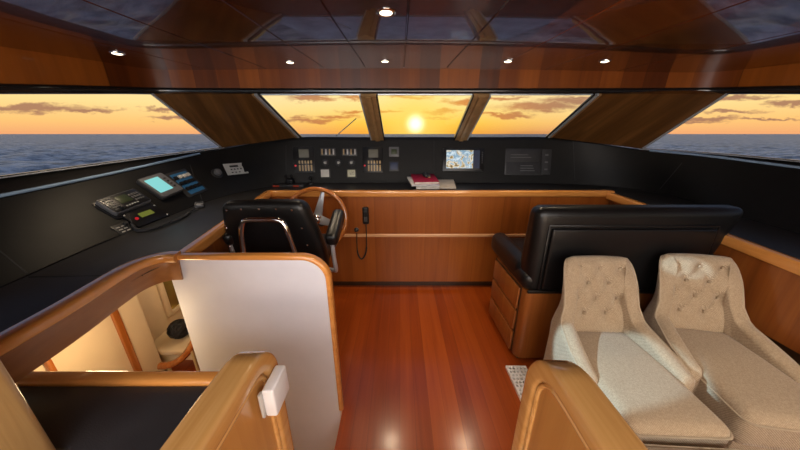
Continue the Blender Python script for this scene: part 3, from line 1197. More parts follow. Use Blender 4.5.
# ------------------------------------------------------------------ stair rail, white partition, low partitions, post, chart desk
hr = thing('stair_handrail', 'curved honey wood handrail along the far left side of the stairwell', 'handrail')
path = catmull([Vector((-1.045, 0.40, 0.972)), Vector((-1.07, 0.70, 0.975)), Vector((-1.105, 0.90, 0.977)), Vector((-1.115, 0.99, 0.977)), Vector((-1.10, 1.055, 0.975)), Vector((-1.065, 1.093, 0.972)), Vector((-1.018, 1.107, 0.968))], 6)
bm = bm_new()
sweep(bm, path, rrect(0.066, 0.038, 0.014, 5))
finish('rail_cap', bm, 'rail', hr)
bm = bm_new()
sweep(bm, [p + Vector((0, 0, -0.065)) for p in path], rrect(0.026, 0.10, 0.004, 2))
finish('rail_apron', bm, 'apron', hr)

wp = thing('partition', 'white laminate partition behind the stairwell with rounded honey wood rim', 'partition')
XL, XR, ZT, RR = -1.078, -0.327, 0.975, 0.13


def rim_outline(xl, xr, zt, r, zb, n=10):
    pts = [(xl, zt)]
    for k in range(n + 1):
        a = PI / 2 - PI / 2 * k / n
        pts.append((xr - r + r * math.cos(a), zt - r + r * math.sin(a)))
    pts.append((xr, zb))
    return pts


out = rim_outline(XL, XR - 0.02, ZT - 0.02, RR - 0.02, -1.2)
bm = bm_new()
poly = [Vector((x, 1.105, z)) for x, z in out] + [Vector((XL, 1.105, -1.2))]
prism(bm, poly, (0, 0.03, 0))
finish('panel', bm, 'white', wp)
bm = bm_new()
line = rim_outline(XL + 0.055, XR - 0.012, ZT - 0.012, RR - 0.012, 0.0)
P3 = [Vector((x, 1.12, z)) for x, z in line]
# ribbon rim round the edge
prof_in, rows = 0.018, []
rings = []
for i, p in enumerate(P3):
    a = P3[max(0, i - 1)]
    b = P3[min(len(P3) - 1, i + 1)]
    t = (b - a).normalized()
    nrm = Vector((t.z, 0, -t.x)) * -1
    ring = []
    for (q, r2) in rrect(0.046, 0.026, 0.011, 4):
        ring.append(bm.verts.new(p + Vector((0, q, 0)) + nrm * r2))
    rings.append(ring)
for i in range(len(rings) - 1):
    k = len(rings[0])
    for j in range(k):
        bm.faces.new((rings[i][j], rings[i][(j + 1) % k], rings[i + 1][(j + 1) % k], rings[i + 1][j]))
bm.faces.new(rings[0][::-1])
bm.faces.new(rings[-1])
finish('rim', bm, 'rail_x', wp)


def low_partition(label, x0, x1, side, zT):
    """fore-and-aft half wall with a broad rounded rim"""
    r = thing('partition', label, 'partition', (0, 0, 0))
    yF, rad, yN = (0.535, 0.125, -1.0) if side > 0 else (0.520, 0.095, -1.0)
    zB = 0.0 if side > 0 else -1.2
    xm = (x0 + x1) / 2

    def outline(ins, zb):
        pts = [(yN, zT - ins)]
        n = 14
        for k in range(n + 1):
            a = PI / 2 - PI / 2 * k / n
            pts.append((yF - rad + (rad - ins) * math.cos(a), zT - rad + (rad - ins) * math.sin(a)))
        pts.append((yF - ins, zb))
        return pts
    bm = bm_new()
    o = outline(0.02, zB)
    prism(bm, [Vector((x0 + 0.012, y, z)) for y, z in o] + [Vector((x0 + 0.012, yN, zB))], (x1 - x0 - 0.024, 0, 0))
    finish('panel', bm, 'oak_z', r)
    bm = bm_new()
    ln = outline(0.022, zB)
    P = [Vector((xm, y, z)) for y, z in ln]
    rings = []
    for i, p in enumerate(P):
        a, b = P[max(0, i - 1)], P[min(len(P) - 1, i + 1)]
        t = (b - a).normalized()
        nrm = Vector((0, -t.z, t.y))
        rings.append([bm.verts.new(p + Vector((q, 0, 0)) + nrm * r2) for (q, r2) in rrect(x1 - x0, 0.048, 0.011, 5)])
    k = len(rings[0])
    for i in range(len(rings) - 1):
        for j in range(k):
            bm.faces.new((rings[i][j], rings[i][(j + 1) % k], rings[i + 1][(j + 1) % k], rings[i + 1][j]))
    bm.faces.new(rings[0][::-1])
    bm.faces.new(rings[-1])
    rim = finish('rim', bm, 'oak', r)
    # thin bead inside the rim on the aisle face
    bm = bm_new()
    xf = x0 + 0.010 if side > 0 else x1 - 0.010
    tube(bm, [Vector((xf, y, z)) for y, z in outline(0.052, zB)], 0.006, 8)
    finish('bead', bm, 'oak', r)
    return r


low_partition('light wood half wall with rounded end beside the stairwell and black desk', -0.370, -0.303, -1, 1.046)
low_partition('light wood half wall with rounded end in front of the beige chairs', 0.328, 0.402, 1, 1.022)

blk = thing('door_catch', 'small white block fixed to the half wall end by the stairwell', 'catch')
bm = bm_new()
box(bm, -0.300, -0.274, 0.425, 0.497, 0.900, 0.976, 0.005, 3)
finish('catch_body', bm, 'whiteblock', blk)
bm = bm_new()
box(bm, -0.305, -0.298, 0.418, 0.430, 0.904, 0.972, 0.002)
finish('mounting_plate', bm, 'lgrey', blk)

post = thing('newel_post', 'thick pale wood post at the near end of the stair handrail', 'post')
bm = bm_new()
box(bm, -1.20, -0.795, 0.28, 0.422, -1.2, 1.28, 0.02, 5)
finish('post_body', bm, 'post', post)
bm = bm_new()
box(bm, -1.21, -0.785, 0.27, 0.432, 1.28, 1.305, 0.01, 3)
finish('post_cap', bm, 'post', post)

cd = thing('chart_desk', 'black topped desk with honey wood front edge between post and half wall', 'desk')
bm = bm_new()
prism(bm, [Vector(q) for q in ((-0.79, -0.6, 0.765), (-0.38, -0.6, 0.765), (-0.38, 0.594, 0.765), (-1.16, 0.594, 0.765), (-1.16, 0.43, 0.765), (-0.79, 0.43, 0.765))], (0, 0, 0.025), 0.003)
finish('desk_top', bm, 'desk_black', cd)
bm = bm_new()
box(bm, -1.16, -0.38, 0.596, 0.64, 0.745, 0.805, 0.012, 4)
finish('front_edge', bm, 'rail_x', cd)
bm = bm_new()
box(bm, -0.79, -0.38, 0.57, 0.594, -0.6, 0.765)
finish('back_panel', bm, 'cream', cd)

# ------------------------------------------------------------------ lower lobby seen under the handrail
XW = -1.6
bm = bm_new()
box(bm, XW - 0.04, XW, -0.6, 1.25, -1.2, 0.90)
struct(finish('wall_stair', bm, 'cream'))
bm = bm_new()
box(bm, -1.79, -1.75, 1.38, 2.5, -1.2, 0.90)
struct(finish('wall_lobby', bm, 'cream'))
bm = bm_new()
box(bm, -1.79, -1.03, 2.3, 2.34, -1.2, 0.0)
box(bm, -1.79, -1.22, 2.3, 2.34, 0.0, 0.90)
struct(finish('wall_lobby_far', bm, 'cream'))
bm = bm_new()
box(bm, -1.79, XW + 0.004, 1.25, 1.40, -1.2, 0.90, 0.02, 4)
struct(finish('wall_column', bm, 'cream'))
for k, (y, wd) in enumerate(((0.925, 0.022), (1.225, 0.035))):
    bm = bm_new()
    box(bm, XW, XW + 0.018, y, y + wd, -1.2, 0.88, 0.004)
    o = finish('trim_%d' % (5 + k), bm, 'redwood')
    struct(o)
bm = bm_new()
box(bm, -1.8, -0.3, -0.6, 2.34, -1.25, -1.2)
struct(finish('floor_lower', bm, 'cream'))
bm = bm_new()
box(bm, -1.2, -0.42, -0.70, -0.64, -1.2, 0.5)
struct(finish('wall_stair_aft', bm, 'cream'))

sh = thing('shelf', 'cream shelf in the lower lobby carrying the black ball', 'shelf')
bm = bm_new()
box(bm, -1.75, -1.28, 1.42, 1.95, 0.075, 0.115, 0.012, 3)
finish('shelf_board', bm, 'cream', sh)
bm = bm_new()
box(bm, -1.74, -1.32, 1.46, 1.90, -1.2, 0.075, 0.01)
finish('shelf_cabinet', bm, 'cream', sh)

ballroot = thing('wicker_ball', 'black woven ball lying on the cream shelf below deck', 'ornament', (-1.575, 1.555, 0.185))
bm = bm_new()
bmesh.ops.create_icosphere(bm, subdivisions=3, radius=0.058)
finish('ball_core', bm, 'wicker', ballroot)
bm = bm_new()
for i in range(16):
    ax_ = Vector((random.gauss(0, 1), random.gauss(0, 1), random.gauss(0, 1))).normalized()
    u = ax_.orthogonal().normalized()
    v = ax_.cross(u)
    off = random.uniform(-0.02, 0.02)
    rr_ = math.sqrt(0.063 ** 2 - off * off)
    tube(bm, [ax_ * off + (u * math.cos(t) + v * math.sin(t)) * rr_ for t in np.linspace(0, 2 * PI, 25)[:-1]], 0.006, 6, closed=True)
finish('wicker_strands', bm, 'wicker', ballroot)

mir = thing('wall_mirror', 'gold toned mirror in a cream frame on the lower lobby wall', 'mirror')
bm = bm_new()
y0, y1, z0, z1 = 1.665, 2.02, 0.20, 0.75
for (a, b, c, d) in ((y0, y0 + 0.035, z0, z1), (y1 - 0.035, y1, z0, z1), (y0 + 0.035, y1 - 0.035, z0, z0 + 0.035), (y0 + 0.035, y1 - 0.035, z1 - 0.035, z1)):
    box(bm, -1.75, -1.725, a, b, c, d, 0.006)
finish('mirror_frame', bm, 'cream', mir)
bm = bm_new()
box(bm, -1.749, -1.738, y0 + 0.03, y1 - 0.03, z0 + 0.03, z1 - 0.03)
finish('mirror_glass', bm, 'mirror', mir)

lh = thing('curved_handrail', 'short curved red brown handrail low down in the stairwell', 'handrail')
pts = [atX(160, 366, -1.52), atX(168, 365, -1.47), atX(177, 361.5, -1.40), atX(185, 355, -1.33), atX(191, 347, -1.26), atX(196, 338, -1.20)]
bm = bm_new()
tube(bm, catmull(pts, 6), 0.022, 12)
finish('rail_bar', bm, 'redwood', lh)
for i in (1, 4):
    bm = bm_new()
    tube(bm, [pts[i] + Vector((0, 0, -0.01)), Vector((pts[i].x, pts[i].y, -1.2))], 0.010, 8)
    finish('rail_baluster', bm, 'gold', lh)

# ------------------------------------------------------------------ instruments set in the dashboard


def surf(u, v, bvh=None):
    d = ray(u, v).normalized()
    h = (bvh or dash_bvh).ray_cast(Vector((0, 0, EYE)), d)
    p, n = h[0], h[1]
    if n.dot(d) > 0:
        n = -n
    return p, n


def frame(u, v, u2=None, v2=None, lift=0.0, bvh=None):
    """matrix at the surface point: x along the panel to the right, y up the panel, z out of it"""
    p, n = surf(u, v, bvh)
    if u2 is not None:
        q, _ = surf(u2, v2, bvh)
        x = (q - p)
        x = (x - n * x.dot(n)).normalized()
    else:
        x = Vector((0, 0, 1)).cross(n).normalized()
    y = n.cross(x).normalized()
    m = Matrix((x, y, n)).transposed().to_4x4()
    m.translation = p + n * lift
    return m


def sz(u, v):
    """metres per pixel at a dash point"""
    p, _ = surf(u, v)
    d = ray(u, v)
    return (p - Vector((0, 0, EYE))).length / d.length / FPX


def plate(name, mat, parent, w_, h_, t, r=0.004, cx=0, cy=0, z=0.0, bev=0.0015):
    bm = bm_new()
    prism(bm, [Vector((x, y, z)) for x, y in rrect(w_, h_, min(r, w_ / 2.01, h_ / 2.01), 4, cx, cy)], (0, 0, t), bev)
    return finish(name, bm, mat, parent)


# two autopilot / radar keypads
def keypad(label, u, v):
    s = sz(u, v)
    r = thing('instrument_keypad', label, 'instrument', mat=frame(u, v), group='instrument keypads in the dashboard')
    W, H = 20 * s, 25 * s
    plate('keypad_body', 'gloss', r, W, H, 0.012, 0.012)
    plate('screen', 'lcd', r, 9.6 * s, 8 * s, 0.003, 0.004, 0.5 * s, 6.2 * s, 0.012)
    bm = bm_new()
    for row, (yy, hh) in enumerate(((-2.3, 3.0), (-8.0, 6.0))):
        for k in range(5):
            cx = (-4.8 + 2.8 * k + 0.5) * s
            prism(bm, [Vector((x, y, 0.012)) for x, y in rrect(1.5 * s, hh * s, 0.004, 3, cx, yy * s)], (0, 0, 0.004))
    finish('key_buttons', bm, 'gold', r)
    plate('red_lamp', 'redled', r, 1.8 * s, 1.8 * s, 0.004, 0.008, -8.3 * s, -5.6 * s, 0.012)
    return r


keypad('black keypad unit with small screen above the steering wheel', 304, 160)
keypad('black keypad unit with small screen between round gauges and square dials', 373, 160)


def toggles(label, u, v):
    s = sz(u, v)
    r = thing('toggle_switch_unit', label, 'switch unit', mat=frame(u, v), group='toggle switch panels in the dashboard')
    plate('panel_plate', 'plastic', r, 15 * s, 7.6 * s, 0.005, 0.005)
    for k in range(4):
        plate('switch', 'gold' if k % 2 == 0 else 'lgrey', r, 1.4 * s, 5.4 * s, 0.008, 0.004, (-5.6 + 3.7 * k) * s, 0, 0.005)
    for k in range(2):
        plate('rocker', 'gloss', r, 2.2 * s, 4 * s, 0.016, 0.006, (-3.7 + 7.4 * k) * s, -0.4 * s, 0.005)
    return r


toggles('small switch panel left of its twin above the round gauges', 328, 152)
toggles('small switch panel nearest the middle keypad above the round gauges', 349.5, 152)


def dial(label, u, v):
    s = sz(u, v)
    r = thing('round_gauge', label, 'gauge', mat=frame(u, v), group='round black gauges in the dashboard')
    bm = bm_new()
    R = 3.5 * s
    lathe(bm, [(R, 0), (R, 0.012), (R * 0.9, 0.016), (R * 0.78, 0.016), (R * 0.74, 0.010)], 28)
    finish('gauge_bezel', bm, 'gloss', r)
    bm = bm_new()
    lathe(bm, [(R * 0.72, 0.010), (R * 0.72, 0.0125)], 24)
    finish('gauge_face', bm, 'dgrey', r)
    bm = bm_new()
    lathe(bm, [(R * 0.42, 0.0125), (R * 0.38, 0.024), (R * 0.30, 0.026)], 18)
    k = finish('gauge_knob', bm, 'silver', r)
    bm = bm_new()
    box(bm, -R * 0.06, R * 0.06, 0, R * 0.36, 0.026, 0.028)
    finish('pointer', bm, 'ink', k)
    return r


dial('round knob gauge nearest the left keypad, above a white square display', 325.5, 162.7)
dial('round knob gauge in the middle of the row of three', 338.7, 162.7)
dial('round knob gauge above the pale display showing digits', 351.5, 162.7)


def sqdisplay(label, u, v, mat, w_=9.4, h_=8.4, bez='plastic', digits=None, grp=None, inset=1.4):
    s = sz(u, v)
    r = thing('square_display', label, 'display', mat=frame(u, v), group=grp)
    plate('display_bezel', bez, r, w_ * s, h_ * s, 0.012, 0.010)
    plate('screen', mat, r, (w_ - inset * 2) * s, (h_ - inset * 2) * s, 0.003, 0.005, 0, 0, 0.012)
    if digits:
        bm = bm_new()
        segs = {'0': 'abcdef', '1': 'bc', '2': 'abged', '3': 'abgcd'}
        for i, ch in enumerate(digits):
            cx = (i - (len(digits) - 1) / 2) * 2.0 * s
            a, b, th = 0.62 * s, 1.5 * s, 0.16 * s
            S = {'a': (-a, a, b - th, b + th), 'd': (-a, a, -b - th, -b + th), 'g': (-a, a, -th, th), 'b': (a - th, a + th, 0, b), 'c': (a - th, a + th, -b, 0), 'e': (-a - th, -a + th, -b, 0), 'f': (-a - th, -a + th, 0, b)}
            for c in segs[ch]:
                x0, x1, y0, y1 = S[c]
                box(bm, cx + x0, cx + x1, y0, y1, 0.0148, 0.0158)
        finish('digits', bm, 'ink', r)
    return r


sqdisplay('white faced square display below the left round gauge', 325.3, 173.4, 'lcd_white', 10, 9.4, inset=1.0)
sqdisplay('pale green square display with dark digits below the right round gauge', 351.6, 173.4, 'lcd_pale', 10, 9.2, digits='120', inset=1.2)
sqdisplay('square dial with grey rim and olive face, upper of the pair', 394, 152, 'lcd_dark', 10, 9.6, bez='grey', inset=2.2)
sqdisplay('square dark blue display, lower of the pair', 394, 166.2, 'lcd_blue', 10, 9.6, inset=1.3)

# monitor
s = sz(462, 160)
mon = thing('monitor', 'wide black monitor with a lit camera picture in the dashboard', 'monitor', mat=frame(463, 160))
plate('monitor_bezel', 'gloss', mon, 41 * s, 22.5 * s, 0.02, 0.008)
plate('screen', 'screen', mon, 26.5 * s, 17.6 * s, 0.002, 0.002, -3.6 * s, 0.4 * s, 0.020, 0)
plate('menu_column', 'lcd_blue', mon, 6.2 * s, 17.6 * s, 0.002, 0.002, 13.0 * s, 0.4 * s, 0.020, 0)
for k in range(6):
    plate('monitor_button', 'grey', mon, 1.3 * s, 1.0 * s, 0.003, 0.002, 18.6 * s, (7 - 2.0 * k) * s, 0.020)

# grey access panels
s = sz(528, 162)
hat = thing('access_panel', 'dark grey double access panel with side strip right of the monitor', 'panel', mat=frame(528.5, 162))
plate('backplate', 'plastic', hat, 46 * s, 26 * s, 0.004, 0.012)
plate('upper_cover', 'dgrey', hat, 32.5 * s, 11.6 * s, 0.006, 0.010, -6.2 * s, 6.4 * s, 0.004)
plate('lower_cover', 'dgrey', hat, 32.5 * s, 12.2 * s, 0.006, 0.010, -5.6 * s, -6.2 * s, 0.004)
plate('side_cover', 'dgrey', hat, 9 * s, 24.6 * s, 0.006, 0.010, 17.0 * s, 0, 0.004)
for x0, x1, y0, y1 in ((-18, 2, 4.2, 4.7), (-18, -1, 6.6, 7.1), (-8, 6, -9, -8.2), (-8, 5, -6.6, -5.8), (-8, 4, -4.2, -3.4), (15.4, 18.4, -8, -6.4), (15.4, 18.4, -1, 0.6), (15.4, 18.4, 6, 7.6)):
    bm = bm_new()
    box(bm, x0 * s, x1 * s, y0 * s, y1 * s, 0.0098, 0.0112)
    finish('raised_mark', bm, 'grey', hat)

# silver label plate and grey knob
s = sz(238, 168.5)
lp = thing('switch_plate', 'silver switch plate with black cut outs on the dashboard corner', 'plate', mat=frame(238, 168.7, 249, 167.3))
plate('plate_body', 'silver', lp, 24 * s, 12 * s, 0.004, 0.004)
bm = bm_new()
box(bm, -7 * s, 1 * s, 1.8 * s, 3.8 * s, 0.004, 0.006)
for k in range(4):
    box(bm, (-7.2 + 3.0 * k) * s, (-5.8 + 3.0 * k) * s, -1.0 * s, 0.2 * s, 0.004, 0.006)
for k in range(3):
    box(bm, (-7.6 + 3.4 * k) * s, (-6.0 + 3.4 * k) * s, -4.2 * s, -3.2 * s, 0.004, 0.006)
finish('plate_switches', bm, 'ink', lp)
s = sz(217, 173)
kb = thing('control_knob', 'grey rounded control knob left of the silver switch plate', 'knob', mat=frame(217, 173.5))
bm = bm_new()
lathe(bm, [(5.2 * s, 0), (5.2 * s, 0.006), (4.6 * s, 0.009)], 24)
finish('knob_base', bm, 'plastic', kb)
bm = bm_new()
lathe(bm, [(3.2 * s, 0.009), (3.4 * s, 0.03), (2.6 * s, 0.042), (0.8 * s, 0.046)], 20)
finish('knob_cap', bm, 'grey', kb)

# left wing: radio set, radar display, lit switch panel, small radio with lcd
DX = (1.0, -0.42)


def lframe(u, v):
    return frame(u, v, u + 14, v - 5.2)


s = sz(124, 203)
rad = thing('radio_set', 'black marine radio set with grey rim on the left dashboard wing', 'radio', mat=lframe(124, 204))
plate('mounting_tray', 'plastic', rad, 0.262, 0.150, 0.008, 0.014, 0.0, -0.006)
plate('radio_body', 'grey', rad, 0.246, 0.124, 0.026, 0.014, 0.0, 0.0, 0.008, 0.004)
plate('radio_front', 'gloss', rad, 0.234, 0.112, 0.004, 0.010, 0.0, 0.0, 0.034)
plate('screen', 'lcd_dark', rad, 0.075, 0.055, 0.002, 0.004, -0.005, 0.012, 0.038)
bm = bm_new()
for k in range(6):
    box(bm, -0.108, -0.060, -0.040 + 0.015 * k, -0.034 + 0.015 * k, 0.038, 0.041)
finish('speaker_slats', bm, 'grey', rad)
bm = bm_new()
for a in range(4):
    for b in range(3):
        box(bm, 0.042 + 0.017 * a, 0.052 + 0.017 * a, 0.018 - 0.022 * b, 0.030 - 0.022 * b, 0.038, 0.042, 0.001)
finish('key_buttons', bm, 'grey', rad)
bm = bm_new()
for k in range(5):
    box(bm, -0.04 + 0.018 * k, -0.03 + 0.018 * k, -0.042, -0.034, 0.038, 0.041)
finish('function_buttons', bm, 'lgrey', rad)
bm = bm_new()
lathe(bm, [(0.014, 0.038), (0.012, 0.055), (0.008, 0.057)], 16, Matrix.Translation((-0.072, -0.040, 0)))
finish('volume_knob', bm, 'plastic', rad)

s = sz(160, 187)
rdd = thing('chart_display', 'grey display unit with a glowing cyan screen on the left wing', 'display', mat=lframe(160.5, 187.5))
plate('display_body', 'dgrey', rdd, 0.205, 0.195, 0.030, 0.02, 0, 0, 0, 0.006)
plate('display_face', 'grey', rdd, 0.190, 0.178, 0.004, 0.014, 0, 0, 0.030)
plate('screen', 'cyan', rdd, 0.112, 0.122, 0.002, 0.003, -0.022, 0.006, 0.034, 0)
bm = bm_new()
for k in range(4):
    box(bm, 0.056, 0.072, -0.045 + 0.026 * k, -0.035 + 0.026 * k, 0.034, 0.038, 0.001)
finish('key_buttons', bm, 'dgrey', rdd)

s = sz(186, 182)
blu = thing('lit_switch_unit', 'blue lit switch unit with rows of black switches on the left wing', 'switch unit', mat=lframe(186.5, 183))
plate('panel_plate', 'plastic', blu, 0.205, 0.235, 0.006, 0.01)
for k in range(4):
    plate('blue_strip', 'bluepanel', blu, 0.150, 0.034, 0.004, 0.004, 0.008, 0.078 - 0.054 * k, 0.006)
for k in range(3):
    for j in range(4):
        bm = bm_new()
        box(bm, -0.062 + 0.038 * j, -0.034 + 0.038 * j, 0.042 - 0.054 * k, 0.070 - 0.054 * k, 0.006, 0.022, 0.003)
        finish('switch', bm, 'lgrey' if (k == 0 and j > 0) else 'gloss', blu)

s = sz(147, 217)
vhf = thing('radio_receiver', 'low black radio with olive display and red button beside the coiled cord', 'radio', mat=lframe(146, 216.5))
plate('receiver_body', 'gloss', vhf, 0.225, 0.110, 0.014, 0.006)
plate('screen', 'lcd_green', vhf, 0.090, 0.034, 0.002, 0.003, 0.008, 0.012, 0.014, 0)
bm = bm_new()
lathe(bm, [(0.009, 0.014), (0.009, 0.020), (0.006, 0.022)], 16, Matrix.Translation((-0.070, 0.0, 0)))
finish('red_button', bm, 'redled', vhf)
for sx_, sy_ in ((1, 1), (1, -1), (-1, 1)):
    bm = bm_new()
    lathe(bm, [(0.005, 0.014), (0.005, 0.017)], 10, Matrix.Translation((0.103 * sx_, 0.046 * sy_, 0)))
    finish('screw', bm, 'silver', vhf)
s = sz(122, 230)
con = thing('socket_plate', 'small black socket plate with pale labels below the radio set', 'plate', mat=lframe(123, 229))
plate('plate_body', 'plastic', con, 0.085, 0.075, 0.006, 0.004)
bm = bm_new()
for a in range(2):
    for b in range(3):
        box(bm, -0.028 + 0.03 * a, -0.008 + 0.03 * a, -0.024 + 0.018 * b, -0.018 + 0.018 * b, 0.006, 0.008)
finish('socket_labels', bm, 'lgrey', con)
bm = bm_new()
lathe(bm, [(0.012, 0.006), (0.012, 0.02), (0.009, 0.026)], 14, Matrix.Translation((0.028, 0.018, 0)))
finish('socket', bm, 'plastic', con)

# fist microphone with coiled cord


def either(u, v, lift):
    d = ray(u, v).normalized()
    a = dash_bvh.ray_cast(Vector((0, 0, EYE)), d)
    b = desk_bvh.ray_cast(Vector((0, 0, EYE)), d)
    c = [h for h in (a, b) if h[0] is not None]
    h = min(c, key=lambda h: h[3])
    n = h[1] if h[1].dot(d) < 0 else -h[1]
    return h[0] + n * lift


mic = thing('fist_microphone', 'black fist microphone with coiled cord lying on the left desk', 'microphone', tuple(either(200, 207, 0.0)))
mic_loc = mic.location.copy()
mtx = Matrix.Rotation(math.radians(35), 4, 'Z')
bm = bm_new()
rbox(bm, 0.062, 0.095, 0.036, 0.016, 4, mtx=Matrix.Translation((0, 0, 0.02)) @ mtx)
body = finish('microphone_body', bm, 'grey', mic)
bm = bm_new()
for k in range(4):
    box(bm, -0.018, 0.018, -0.022 + 0.012 * k, -0.016 + 0.012 * k, 0.036, 0.0405, 0, 1, mtx)
finish('grille_slats', bm, 'ink', body)
cpts = [either(u, v, 0.012) for u, v in ((198, 210), (191, 213), (186, 217), (178, 221), (168, 225), (158, 229), (148, 231.5), (139, 232), (133, 228), (130, 222), (128, 216))]
cs = catmull(cpts, 26)
bm = bm_new()
coil = []
for i, q in enumerate(cs):
    t = (cs[min(i + 1, len(cs) - 1)] - cs[max(0, i - 1)]).normalized()
    u_ = t.orthogonal().normalized() if abs(t.z) > 0.95 else t.cross(Vector((0, 0, 1))).normalized()
    v_ = t.cross(u_)
    f = i / len(cs)
    rad_ = 0.0075 if 0.12 < f < 0.85 else 0.001
    coil.append(q + (u_ * math.cos(i * 1.55) + v_ * math.sin(i * 1.55)) * rad_ - mic_loc)
tube(bm, coil, 0.0042, 5)
finish('coiled_cord', bm, 'dgrey', mic)

# throttle levers on the desk behind the wheel
thr = thing('throttle_control', 'black twin throttle control with red lamps on the desk behind the wheel', 'throttle', tuple(atZ(289, 186.5, 0.99)))
bm = bm_new()
box(bm, -0.16, 0.16, -0.03, 0.11, -0.004, 0.022, 0.006)
finish('throttle_base', bm, 'plastic', thr)
bm = bm_new()
rbox(bm, 0.075, 0.08, 0.06, 0.02, 4, mtx=Matrix.Translation((0.0, 0.05, 0.045)))
finish('throttle_quadrant', bm, 'gloss', thr)
for sx_ in (-0.022, 0.022):
    bm = bm_new()
    tube(bm, [Vector((sx_, 0.05, 0.06)), Vector((sx_ * 1.5, 0.02, 0.10))], 0.006, 8)
    lathe(bm, [(0.006, 0), (0.013, 0.006), (0.013, 0.02), (0.006, 0.026)], 14, Matrix.Translation((sx_ * 1.5, 0.02, 0.09)))
    finish('lever', bm, 'gloss', thr)
for x in (-0.135, -0.10, 0.07, 0.10):
    bm = bm_new()
    box(bm, x - 0.012, x + 0.012, -0.036, -0.028, 0.002, 0.018)
    finish('lamp', bm, 'orangeled', thr)
cup = thing('joystick', 'small black joystick on the desk right of the throttle control', 'joystick', tuple(atZ(311, 184, 0.99)))
bm = bm_new()
lathe(bm, [(0.035, -0.004), (0.035, 0.008), (0.022, 0.014)], 20)
finish('joystick_base', bm, 'plastic', cup)
bm = bm_new()
lathe(bm, [(0.010, 0.012), (0.008, 0.045), (0.017, 0.055), (0.017, 0.075), (0.008, 0.082)], 16)
finish('joystick_grip', bm, 'gloss', cup)

# books and mouse on the desk
def paper_block(name, label, cat, u, v, z, w_, d_, t, rz, mat_cover, mat_pages, grp=None):
    p_ = atZ(u, v, z)
    r = thing(name, label, cat, (p_.x, p_.y, z), rz, grp)
    bm = bm_new()
    box(bm, -w_ / 2 + 0.004, w_ / 2 - 0.004, -d_ / 2 + 0.003, d_ / 2 - 0.004, 0.0015, t - 0.0015)
    finish('pages', bm, mat_pages, r)
    bm = bm_new()
    box(bm, -w_ / 2, w_ / 2, -d_ / 2, d_ / 2, t - 0.002, t, 0.0006)
    box(bm, -w_ / 2, w_ / 2, -d_ / 2, d_ / 2, 0, 0.002, 0.0006)
    box(bm, -w_ / 2, -w_ / 2 + 0.002, -d_ / 2, d_ / 2, 0.001, t - 0.001)
    finish('cover', bm, mat_cover, r)
    return r


def tilt(o, ang):
    o.rotation_mode = 'XYZ'
    o.rotation_euler = (math.radians(ang), 0, o.rotation_euler.z)


def block_at(name, label, cat, x, y, z, w_, d_, t, rz, ang, cover, pages):
    r = paper_block(name, label, cat, 400, 300, 0.99, w_, d_, t, math.radians(rz), cover, pages)
    r.location = (x, y, z)
    tilt(r, ang)
    return r


block_at('document_pad', 'pale grey paper pad at the bottom of the pile under the red book', 'paper pad', 0.27, 2.70, 1.008, 0.235, 0.24, 0.030, 2, 9, 'paperblue', 'paper')
block_at('document_folder', 'white folder of papers sticking out left under the red book', 'folder', 0.218, 2.71, 1.040, 0.250, 0.25, 0.016, 9, 9, 'paper', 'paperblue')
bk_ = block_at('book', 'crimson covered book topmost on the pile by the windscreen desk', 'book', 0.25, 2.715, 1.057, 0.245, 0.26, 0.022, 6, 9, 'red', 'paper')
block_at('notebook', 'flat beige notebook lying right of the pile with the red book', 'notebook', 0.475, 2.70, 1.012, 0.165, 0.25, 0.012, -4, 9, 'card', 'paper')
mo = thing('computer_mouse', 'small dark computer mouse sitting on the crimson book', 'mouse', (0.268, 2.75, 1.086), 0.3)
tilt(mo, 9)
bm = bm_new()
rbox(bm, 0.062, 0.105, 0.036, 0.018, 5, fn=lambda q: (q.x * (1 - 1.2 * q.y * q.y * 10 * 0.1), q.y, q.z + 0.018 - 0.9 * max(0, q.y) * (q.z + 0.018) * 4))
finish('mouse_shell', bm, 'dgrey', mo)
bm = bm_new()
box(bm, -0.004, 0.004, 0.01, 0.03, 0.026, 0.034, 0.002)
finish('scroll_wheel', bm, 'lgrey', mo)
bm = bm_new()
box(bm, 0.002, 0.024, -0.058, -0.048, 0.002, 0.012, 0.003)
finish('side_button', bm, 'gold', mo)

# ------------------------------------------------------------------ handset on the console front
hs_p = atY(366, 215, 2.385)
hs = thing('intercom_handset', 'black intercom handset with hanging cord on the cherry console front', 'handset', (hs_p.x, 2.385, hs_p.z))
bm = bm_new()
rbox(bm, 0.058, 0.034, 0.165, 0.014, 5, mtx=Matrix.Translation((0, -0.020, 0)))
body = finish('handset_body', bm, 'gloss', hs)
bm = bm_new()
for k in range(4):
    box(bm, -0.016, 0.016, -0.040, -0.035, -0.05 + 0.012 * k, -0.045 + 0.012 * k)
finish('handset_buttons', bm, 'grey', body)
bm = bm_new()
box(bm, -0.016, 0.016, -0.0385, -0.036, 0.035, 0.055)
finish('earpiece', bm, 'dgrey', body)
bm = bm_new()
box(bm, -0.022, 0.022, -0.006, 0.0, -0.06, 0.06, 0.002)
finish('cradle', bm, 'plastic', hs)
hk = atY(356.5, 229.5, 2.385) - hs_p
bm = bm_new()
lathe(bm, [(0.022, 0), (0.022, 0.010), (0.012, 0.014), (0.012, 0.028), (0.016, 0.034), (0.010, 0.038)], 18, Matrix.Translation((hk.x, 0, hk.z)) @ Matrix.Rotation(PI / 2, 4, 'X'))
finish('cord_socket', bm, 'plastic', hs)
cp = [atY(366, 224, 2.365) - hs_p, atY(366.5, 236, 2.36) - hs_p, atY(366.5, 248, 2.36) - hs_p, atY(365, 255, 2.36) - hs_p, atY(361.5, 259, 2.36) - hs_p, atY(358, 254, 2.36) - hs_p, atY(357, 244, 2.36) - hs_p, atY(356.8, 233, 2.355) - hs_p]
cps = catmull(cp, 6)
bm = bm_new()
